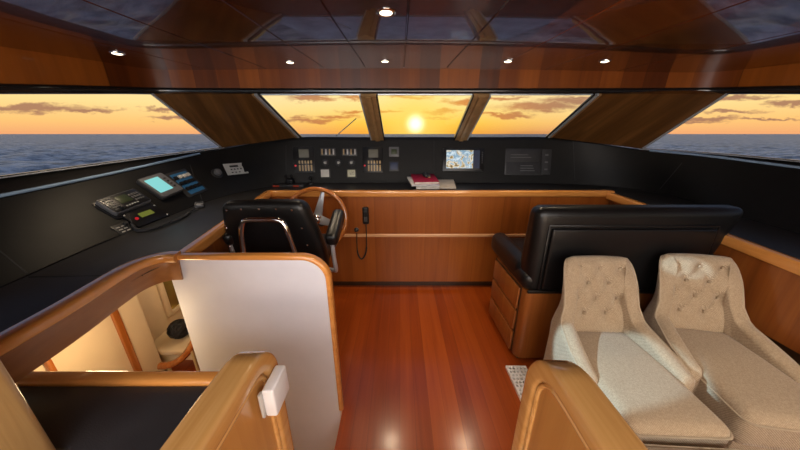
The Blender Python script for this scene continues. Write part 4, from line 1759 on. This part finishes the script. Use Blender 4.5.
tube(bm, cps, [0.0045 if i < 12 or i > 32 else 0.0075 for i in range(len(cps))], 8)
finish('cord', bm, 'rubber', hs)

# ------------------------------------------------------------------ steering wheel
WC = atY(316, 219, 2.17)
wheel = thing('steering_wheel', 'wooden rimmed steering wheel with three steel spokes in front of helm chair', 'steering wheel', tuple(WC))
wheel.rotation_euler = (math.radians(-14), 0, 0)
WR = 0.256
bm = bm_new()
tube(bm, [Vector((WR * math.cos(t), 0, WR * math.sin(t))) for t in np.linspace(0, 2 * PI, 65)[:-1]], 0.0195, 12, closed=True)
finish('wheel_rim', bm, 'wheelwood', wheel)
for ang in (75, -17, 197):
    a = math.radians(ang)
    dr = Vector((math.cos(a), 0, math.sin(a)))
    sd_ = Vector((-math.sin(a), 0, math.cos(a)))
    bm = bm_new()
    pts = []
    q0, q1 = dr * 0.015 + Vector((0, 0.03, 0)), dr * (WR - 0.008)
    prism(bm, [q0 + sd_ * 0.040, q0 - sd_ * 0.040, q1 - sd_ * 0.014, q1 + sd_ * 0.014], (0, 0.007, 0), 0.002)
    finish('spoke', bm, 'steel', wheel)
bm = bm_new()
lathe(bm, [(0.042, -0.035), (0.045, -0.015), (0.032, 0.008), (0.014, 0.018)], 24, Matrix.Rotation(PI / 2, 4, 'X'))
hub = finish('hub', bm, 'chrome', wheel)
bm = bm_new()
tube(bm, [Vector((0, 0.03, 0)), Vector((0, 0.16, -0.055))], 0.028, 16)
finish('column', bm, 'plastic', wheel)

# ------------------------------------------------------------------ helm chair
HY = 1.42
hc_x = -0.772
helm = thing('helm_chair', 'black leather helm chair with studded back and steel tube', 'chair', (hc_x, HY, 0))
ZB = 0.682


def helm_back(q):
    # q: x across, y through, z up about centre of a 0.57 wide, 0.50 high block
    f = (q.z + 0.25) / 0.5
    wide = 1.05 - 0.25 * max(0, (f - 0.3) / 0.7) ** 1.2
    return (q.x * wide, q.y + 0.10 * (1 - f) + 0.02 * math.cos(q.x * 4.5), q.z)


bm = bm_new()
rbox(bm, 0.58, 0.12, 0.50, 0.05, 10, fn=helm_back, mtx=Matrix.Translation((0, 0.06, ZB + 0.21)))
back = finish('backrest', bm, 'leather', helm)
# pleated top pad
bm = bm_new()
for k in range(7):
    rbox(bm, 0.054, 0.10, 0.05, 0.02, 3, mtx=Matrix.Translation((-0.153 + 0.051 * k, 0.085, ZB + 0.431)))
finish('top_pleats', bm, 'leather', back)
# studs
for (u, v) in ((228, 209.5), (242.3, 208.5), (260, 208.3), (277, 208.3), (292.5, 209.5), (228, 227.3), (302.5, 227.3), (231, 245), (308, 244.2)):
    yy = HY + 0.012 + 0.1 * (1 - (1.5 + slope(v) * (HY) - ZB + 0.04) / 0.5)
    p_ = atY(u, v, yy) - Vector((hc_x, HY, 0))
    bm = bm_new()
    lathe(bm, [(0.006, -0.004), (0.006, 0.001), (0.003, 0.004)], 12, Matrix.Translation(p_ + Vector((0, -0.014, 0))) @ Matrix.Rotation(PI / 2, 4, 'X'))
    finish('stud', bm, 'chrome', back)
tp = [atY(u, v, HY - 0.045) - Vector((hc_x, HY, 0)) for u, v in ((245.5, 270), (243.5, 250), (241.6, 232), (243.5, 222), (250, 219.8), (262, 219.6), (275, 219.8), (283, 223), (288, 233), (294, 250), (301, 270))]
bm = bm_new()
tube(bm, catmull(tp, 6), 0.0145, 14)
finish('support_tube', bm, 'chrome', helm)
bm = bm_new()
rbox(bm, 0.50, 0.50, 0.13, 0.05, 6, mtx=Matrix.Translation((0, 0.42, 0.66)))
finish('seat', bm, 'leather', helm)
for ox in (-0.255, 0.362):
    bm = bm_new()
    ln = Matrix.Translation((ox, 0.175, 0.945)) @ Matrix.Rotation(math.radians(21), 4, 'X')
    rbox(bm, 0.078 if ox > 0 else 0.06, 0.29, 0.085, 0.03, 5, mtx=ln)
    finish('armrest', bm, 'leather', helm)
    bm = bm_new()
    tube(bm, catmull([Vector((ox, 0.07, 0.90)), Vector((ox, 0.075, 0.78)), Vector((ox, 0.10, 0.68)), Vector((ox * 0.9, 0.18, 0.63)), Vector((ox * 0.6, 0.25, 0.615))], 6), 0.013, 10)
    finish('arm_post', bm, 'steel', helm)
bm = bm_new()
lathe(bm, [(0.23, 0.0), (0.23, 0.02), (0.07, 0.05), (0.05, 0.08), (0.05, 0.56), (0.14, 0.60)], 28, Matrix.Translation((0, 0.42, 0)))
finish('pedestal', bm, 'chrome', helm)

# ------------------------------------------------------------------ settee
st_ = thing('helm_settee', 'black leather bench seat on an amber wood drawer base', 'settee')
SX0, SX1, SY0, SY1 = 0.795, 1.885, 1.445, 1.95
bm = bm_new()
slab2d(bm, [(SX0 + 0.0, SY0 + 0.05)] + [(SX0 + 0.05 - 0.05 * math.cos(a), SY0 + 0.05 - 0.05 * math.sin(a)) for a in np.linspace(0.3, PI / 2, 6)] + [(SX1, SY0), (SX1, SY1), (SX0 - 0.015, SY1)], 0.03, 0.56, 0.004)
finish('base', bm, 'drawer', st_)
bm = bm_new()
box(bm, SX0 + 0.03, SX1, SY0 + 0.03, SY1, 0.0, 0.03)
finish('plinth', bm, 'legwood', st_)
bm = bm_new()
prism(bm, [Vector((SX0 - 0.001, SY0 + 0.06, 0.035)), Vector((SX0 - 0.017, SY1 - 0.005, 0.035)), Vector((SX0 - 0.017, SY1 - 0.005, 0.555)), Vector((SX0 - 0.001, SY0 + 0.06, 0.555))], (-0.003, 0, 0))
finish('drawer_gap_shade', bm, 'legwood', st_)  # dark sheet standing in for the shade in the drawer gaps
for (z0, z1) in ((0.045, 0.200), (0.216, 0.370), (0.386, 0.545)):
    bm = bm_new()
    prism(bm, [Vector((SX0 - 0.004, SY0 + 0.065, z0)), Vector((SX0 - 0.016, SY1 - 0.015, z0)), Vector((SX0 - 0.016, SY1 - 0.015, z1)), Vector((SX0 - 0.004, SY0 + 0.065, z1))], (-0.016, 0, 0), 0.006)
    finish('drawer', bm, 'drawer', st_)
bm = bm_new()
rbox(bm, SX1 - SX0 + 0.03, 0.66, 0.125, 0.055, 8, mtx=Matrix.Translation(((SX0 + SX1) / 2 - 0.01, 1.78, 0.618)))
finish('seat_cushion', bm, 'leather', st_)
# end bolster along the open side of the seat
bm = bm_new()
rbox(bm, 0.13, 0.58, 0.17, 0.06, 6, mtx=Matrix.Translation((SX0 + 0.04, 1.83, 0.64)))
finish('end_bolster', bm, 'leather', st_)


def sback(q):
    f = (q.z + 0.28) / 0.56
    return (q.x * (0.995 + 0.01 * f) + (0.12 * f * f - 0.02 if q.x > 0 else 0) * min(1, q.x / 0.5), q.y * (1.35 - 0.45 * f) + 0.03 * (1 - f), q.z)


bm = bm_new()
rbox(bm, SX1 - SX0 + 0.02, 0.15, 0.56, 0.055, 12, fn=sback, mtx=Matrix.Translation(((SX0 + SX1) / 2 + 0.005, 1.515, 0.822)))
bk = finish('backrest', bm, 'leather', st_)
# recessed rear panel: raised welt frame
xa, xb = SX0 + 0.065, SX1 - 0.05
bm = bm_new()
fr = [Vector((xa, 1.437, 0.585)), Vector((xa, 1.445, 1.0)), Vector((xb, 1.445, 1.0)), Vector((xb, 1.437, 0.585))]
tube(bm, fr, 0.007, 8)
finish('rear_welt', bm, 'leather', bk)
bm = bm_new()
rbox(bm, xb - xa - 0.03, 0.03, 0.40, 0.012, 6, mtx=Matrix.Translation(((xa + xb) / 2, 1.440, 0.785)))
finish('rear_panel', bm, 'leather', bk)
bm = bm_new()
box(bm, SX0 + 0.002, SX1, 1.432, 1.447, 0.555, 0.578, 0.004)
finish('lower_band', bm, 'leather', bk)

# ------------------------------------------------------------------ white floor grating
gr = thing('floor_grating', 'white perforated plate on the floor at the foot of the settee', 'grating', (0.722, 1.02, 0.0))
bm = bm_new()
nx, ny = 5, 14
px_, py_ = 0.024, 0.0262
t = 0.016
for i in range(nx):
    for j in range(ny):
        x0, x1, y0, y1 = i * px_, (i + 1) * px_, j * py_, (j + 1) * py_
        cx, cy = (x0 + x1) / 2 + (0.003 if j % 2 else -0.003), (y0 + y1) / 2
        n = 8
        hole = [(cx + 0.0092 * math.cos(2 * PI * (k + 0.5) / n), cy + 0.0092 * math.sin(2 * PI * (k + 0.5) / n)) for k in range(n)]
        corner = [(x1, (y0 + y1) / 2), (x1, y1), ((x0 + x1) / 2, y1), (x0, y1), (x0, (y0 + y1) / 2), (x0, y0), ((x0 + x1) / 2, y0), (x1, y0)]
        V = [bm.verts.new((a, b, t)) for a, b in corner]
        Hh = [bm.verts.new((a, b, t)) for a, b in [(cx + 0.0092 * math.cos(2 * PI * k / n), cy + 0.0092 * math.sin(2 * PI * k / n)) for k in range(n)]]
        Hb = [bm.verts.new((v.co.x, v.co.y, 0.001)) for v in Hh]
        for k in range(n):
            bm.faces.new((V[k], V[(k + 1) % n], Hh[(k + 1) % n], Hh[k]))
            bm.faces.new((Hh[k], Hh[(k + 1) % n], Hb[(k + 1) % n], Hb[k]))
bmesh.ops.remove_doubles(bm, verts=bm.verts[:], dist=0.0002)
finish('grating_plate', bm, 'grating', gr, smooth=30)
bm = bm_new()
W_, H_ = nx * px_, ny * py_
for (a, b, c, d) in ((-0.008, 0, -0.008, H_ + 0.008), (W_, W_ + 0.008, -0.008, H_ + 0.008), (0, W_, -0.008, 0), (0, W_, H_, H_ + 0.008)):
    box(bm, a, b, c, d, 0.0, t + 0.002)
finish('grating_frame', bm, 'grating', gr)
bm = bm_new()
box(bm, 0, W_, 0, H_, 0.0, 0.001)
finish('dark_underlay', bm, 'ink', gr)  # black sheet under the holes to make them dark

# ------------------------------------------------------------------ tufted beige chairs


def tufted_chair(label, loc, rz, scale=1.0):
    r = thing('tufted_chair', label, 'chair', loc, rz, 'beige tufted chairs')
    r.scale = (scale, scale, 1)
    # local: y=0 at the front of the backrest, seat runs to -y, x across
    hw, depth, rad = 0.168, 0.30, 0.045
    plan = []
    for f in np.linspace(0, 1, 16)[:-1]:
        plan.append(Vector((-hw - 0.012 * (1 - f), -depth + (depth - rad + 0.03) * f, 0)))
    for k in range(11):
        a = PI - PI / 2 * k / 10
        plan.append(Vector((-hw + rad + rad * math.cos(a), 0.03 - rad + rad * math.sin(a), 0)))
    nb = 26
    for f in np.linspace(0, 1, nb)[1:-1]:
        plan.append(Vector((-hw + rad + (2 * hw - 2 * rad) * f, 0.03, 0)))
    for k in range(11):
        a = PI / 2 - PI / 2 * k / 10
        plan.append(Vector((hw - rad + rad * math.cos(a), 0.03 - rad + rad * math.sin(a), 0)))
    for f in np.linspace(0, 1, 16)[1:]:
        plan.append(Vector((hw + 0.012 * f, 0.03 - rad - (depth - rad + 0.03) * f, 0)))
    n = len(plan)
    # arc length
    acc = [0]
    for a, b in zip(plan[:-1], plan[1:]):
        acc.append(acc[-1] + (b - a).length)
    tot = acc[-1]
    zb, T = 0.16, 0.066
    buttons = [(x, z) for row, z in enumerate((0.56, 0.645, 0.73, 0.81)) for x in ((-0.055, 0.055) if row % 2 == 0 else (-0.11, 0.0, 0.11))]

    def top(s):
        d = abs(s - tot / 2)  # distance from the centre of the back along the outline
        e0, e1 = 0.150, 0.245
        h0 = 0.868 - 0.28 * e0 * e0
        if d < e0:
            return 0.868 - 0.28 * d * d
        k = min(1, (d - e0) / (e1 - e0))
        k = k * k * (3 - 2 * k)
        return h0 + (0.560 - h0) * k - 0.33 * max(0, d - e1)

    def warp(q):
        f = max(0, q.z - 0.42)
        g = min(1, max(0, (0.64 - q.z) / 0.16))
        g = g * g * (3 - 2 * g)
        return Vector((q.x * (0.97 + 0.22 * g), q.y * (1 - 0.3 * f) + 0.20 * f * f + 0.10 * f, q.z))

    rings = []
    topline = []
    for i, p in enumerate(plan):
        a, b = plan[max(0, i - 1)], plan[min(n - 1, i + 1)]
        t = (b - a).normalized()
        outv = Vector((-t.y, t.x, 0))
        h = top(acc[i])
        th = T * (1.0 if acc[i] > 0.06 and tot - acc[i] > 0.06 else 0.93)
        ring = []
        zz_out = np.linspace(zb, h - th / 2, 16)
        for z in zz_out:
            ring.append(warp(p + outv * (th / 2) + Vector((0, 0, z))))
        for k in range(1, 8):
            ang = PI * k / 8
            ring.append(warp(p + outv * (th / 2 * math.cos(ang)) + Vector((0, 0, h - th / 2 + th / 2 * math.sin(ang)))))
        topline.append(warp(p + outv * (th / 2 * 0.9) + Vector((0, 0, h - th / 2 + th / 2 * 0.42))))
        for z in np.linspace(h - th / 2, zb, 30):
            base = p - outv * (th / 2) + Vector((0, 0, z))
            push = 0.0
            if abs(acc[i] - tot / 2) < 0.20 and z > 0.46:
                sx_ = acc[i] - tot / 2
                # pillowed tufting between the buttons
                dmin = min(math.hypot((sx_ - bx), (z - bz)) for bx, bz in buttons)
                push = 0.030 * min(1, dmin / 0.055) ** 0.6 - 0.020
                # diagonal creases
                uu = (sx_ / 0.055 + (z - 0.56) / 0.0850)
                vv = (sx_ / 0.055 - (z - 0.56) / 0.0850)
                cr = min(abs(((uu - 1) / 2) - round((uu - 1) / 2)), abs(((vv - 1) / 2) - round((vv - 1) / 2)))
                if 0.54 < z < 0.83 and abs(sx_) < 0.13:
                    push -= 0.014 * max(0, 1 - cr / 0.16)
            ring.append(warp(base - outv * push))
        rings.append(ring)
    bm = bm_new()
    V = [[bm.verts.new(q) for q in rg] for rg in rings]
    k = len(V[0])
    for i in range(n - 1):
        for j in range(k):
            bm.faces.new((V[i][j], V[i][(j + 1) % k], V[i + 1][(j + 1) % k], V[i + 1][j]))
    # rounded arm fronts
    for end, sg in ((0, -1), (n - 1, -1)):
        prev = V[end]
        c = sum((v.co for v in prev), Vector()) / k
        for step, (shr, fw) in enumerate(((0.9, 0.016), (0.6, 0.026), (0.2, 0.030))):
            cur = []
            for v in V[end]:
                q = v.co.copy()
                zc = max(q.z, zb)
                cen = Vector((c.x, q.y, min(max(q.z, zb + 0.02), top(acc[end]) - 0.04)))
                cur.append(bm.verts.new(cen.lerp(q, shr) + Vector((0, -fw, 0))))
            for j in range(k):
                bm.faces.new((prev[j], prev[(j + 1) % k], cur[(j + 1) % k], cur[j]))
            prev = cur
        bm.faces.new(prev)
    back = finish('backrest', bm, 'fabric', r, smooth=70)
    bm = bm_new()
    tube(bm, topline, 0.005, 6)
    finish('piping', bm, 'piping', back)
    for bx, bz in buttons:
        q = warp(Vector((bx, 0.03 - T / 2 + 0.004, bz)))
        bm = bm_new()
        bmesh.ops.create_uvsphere(bm, u_segments=12, v_segments=8, radius=0.0095, matrix=Matrix.Translation(q + Vector((0, 0.005, 0))) @ Matrix.Diagonal((1, 0.5, 1, 1)))
        finish('button', bm, 'button', back)
    # seat
    bm = bm_new()

    def seatfn(q):
        fy = (0.27 - q.y) / 0.54  # 0 at back, 1 at front
        wide = 0.86 + 0.04 * min(1, fy * 1.5)
        return (q.x * wide, q.y, q.z + 0.016 * math.cos(q.x * 5.5) * math.cos(q.y * 4.5) * (1 if q.z > 0 else 0))
    rbox(bm, 0.43, 0.55, 0.17, 0.045, 12, fn=seatfn, mtx=Matrix.Translation((0, -0.255, 0.37)))
    seat = finish('seat', bm, 'fabric', r, smooth=70)
    bm = bm_new()
    loop = [Vector((x * (0.86 + 0.04 * min(1, (0.27 - y) / 0.54 * 1.5)), y - 0.255, 0.425)) for x, y in rrect(0.432, 0.552, 0.045, 6)]
    tube(bm, loop, 0.0045, 6, closed=True)
    finish('piping', bm, 'piping', seat)
    bm = bm_new()
    box(bm, -0.17, 0.17, -0.50, 0.02, 0.15, 0.30, 0.01)
    finish('seat_rail', bm, 'fabric', r)
    for lx, ly in ((-0.15, -0.47), (0.15, -0.47), (-0.14, 0.0), (0.14, 0.0)):
        bm = bm_new()
        lathe(bm, [(0.014, 0.0), (0.022, 0.12), (0.024, 0.16)], 12, Matrix.Translation((lx, ly, 0)))
        finish('leg', bm, 'legwood', r)
    return r


tufted_chair('beige tufted chair left of its twin, nearer the half wall', (1.085, 1.215, 0), math.radians(-2), 1.0)
tufted_chair('beige tufted chair right of its twin, against the cherry side console', (1.64, 1.235, 0), math.radians(-9), 1.02)

ot = thing('footstool', 'beige fabric footstool partly seen in front of the left tufted chair', 'footstool', (1.02, 0.405, 0), math.radians(-3))
bm = bm_new()
rbox(bm, 0.46, 0.50, 0.15, 0.05, 8, mtx=Matrix.Translation((0, 0, 0.375)))
cu = finish('cushion', bm, 'fabric', ot)
bm = bm_new()
tube(bm, [Vector((x, y, 0.425)) for x, y in rrect(0.452, 0.492, 0.05, 6)], 0.0045, 6, closed=True)
finish('piping', bm, 'piping', cu)
bm = bm_new()
box(bm, -0.21, 0.21, -0.23, 0.23, 0.16, 0.31, 0.01)
finish('stool_frame', bm, 'fabric', ot)
for lx in (-0.17, 0.17):
    for ly in (-0.19, 0.19):
        bm = bm_new()
        lathe(bm, [(0.014, 0.0), (0.022, 0.12), (0.024, 0.165)], 12, Matrix.Translation((lx, ly, 0)))
        finish('leg', bm, 'legwood', ot)

# ------------------------------------------------------------------ ceiling downlights
def cpoint(u, v):
    d = ray(u, v)
    t = 0.5
    for _ in range(60):
        p_ = Vector((0, 0, EYE)) + d * t
        t += (ceil_z(p_.x, p_.y) - p_.z) / d.z * 0.7
    return Vector((0, 0, EYE)) + d * t


LAB = {(386, 12): 'round ceiling downlight nearest the camera, overhead by itself', (117, 53): 'ceiling downlight at the left end of the front row', (290, 62): 'ceiling downlight in the front row above the left windscreen pane',
       (385, 61): 'ceiling downlight in the front row above the left mullion', (508, 61): 'ceiling downlight in the front row above the right windscreen pane', (605, 61): 'ceiling downlight in the front row above the right wooden pillar'}
spots = []
for (u, v), lab in LAB.items():
    p_ = cpoint(u, v)
    r = thing('ceiling_downlight', lab, 'ceiling light', (p_.x, p_.y, ceil_z(p_.x, p_.y)), 0, 'recessed ceiling downlights')
    bm = bm_new()
    lathe(bm, [(0.026, 0.004), (0.038, 0.002), (0.038, -0.003), (0.031, -0.006), (0.025, -0.004)], 28)
    finish('trim_ring', bm, 'chrome', r)
    bm = bm_new()
    lathe(bm, [(0.024, 0.002), (0.024, -0.004), (0.016, -0.007), (0.004, -0.008)], 24)
    finish('lens', bm, 'lamp', r)
    spots.append(p_)


def lamp(name, kind, loc, energy, color, target=None, **kw):
    ld = bpy.data.lights.new(name, kind)
    ld.energy = energy
    ld.color = color
    for k_, v_ in kw.items():
        setattr(ld, k_, v_)
    o = bpy.data.objects.new(name, ld)
    C.objects.link(o)
    o.location = loc
    if target is not None:
        o.rotation_euler = (Vector(target) - Vector(loc)).to_track_quat('-Z', 'Y').to_euler()
    return o


WARM = (1.0, 0.78, 0.52)
for i, p_ in enumerate(spots):
    lamp('downlight_lamp', 'SPOT', (p_.x, p_.y, p_.z - 0.03), 20.0 if i == 0 else 17.0, WARM, (p_.x, p_.y, 0), spot_size=math.radians(95), spot_blend=0.7, shadow_soft_size=0.05)
# more downlights aft, outside the view
for x, y in ((-0.5, -0.9), (0.9, -0.9), (1.9, 0.3)):
    lamp('downlight_lamp', 'SPOT', (x, y, 1.78), 22.0, WARM, (x, y, 0), spot_size=math.radians(110), spot_blend=0.7, shadow_soft_size=0.05)
# soft cool fill added from aft, with no opening behind it
lamp('aft_fill', 'AREA', (-1.3, -2.7, 1.0), 34.0, (0.80, 0.89, 1.0), (-0.2, 1.0, 0.85), shape='RECTANGLE', size=1.8, size_y=1.5)
# cabin lamp below deck
lamp('lobby_lamp', 'POINT', (-1.3, 0.95, 0.55), 5.5, (1.0, 0.72, 0.40), shadow_soft_size=0.08)
lamp('lobby_lamp', 'POINT', (-1.35, 1.75, 0.78), 4.0, (1.0, 0.78, 0.48), shadow_soft_size=0.06)
# cool daylight shaft falling on the chairs from the side window behind the camera
lamp('side_daylight', 'SPOT', (-1.75, 0.55, 1.7), 520.0, (0.52, 0.80, 1.0), (0.84, 0.96, 0.48), spot_size=math.radians(8.6), spot_blend=0.2, shadow_soft_size=0.02)
lamp('side_daylight', 'SPOT', (-1.75, 0.55, 1.72), 520.0, (0.52, 0.80, 1.0), (1.39, 1.27, 0.855), spot_size=math.radians(2.0), spot_blend=0.2, shadow_soft_size=0.01)
# soft fill added behind and above the camera, not a cabin fitting
lamp('cabin_fill', 'AREA', (0.2, -0.8, 1.74), 60.0, (1.0, 0.93, 0.88), (0.1, 1.3, 0.35), shape='RECTANGLE', size=3.2, size_y=0.7)
lamp('ceiling_fill', 'AREA', (0.3, -0.9, 0.9), 34.0, (1.0, 0.74, 0.5), (0.3, 1.4, 2.1), shape='RECTANGLE', size=2.6, size_y=0.3)  # warm fill added to lift the ceiling; there is no cove

vs_ = bpy.context.scene.view_settings
vs_.view_transform = 'Standard'
vs_.look = 'None'
vs_.exposure = 0.0
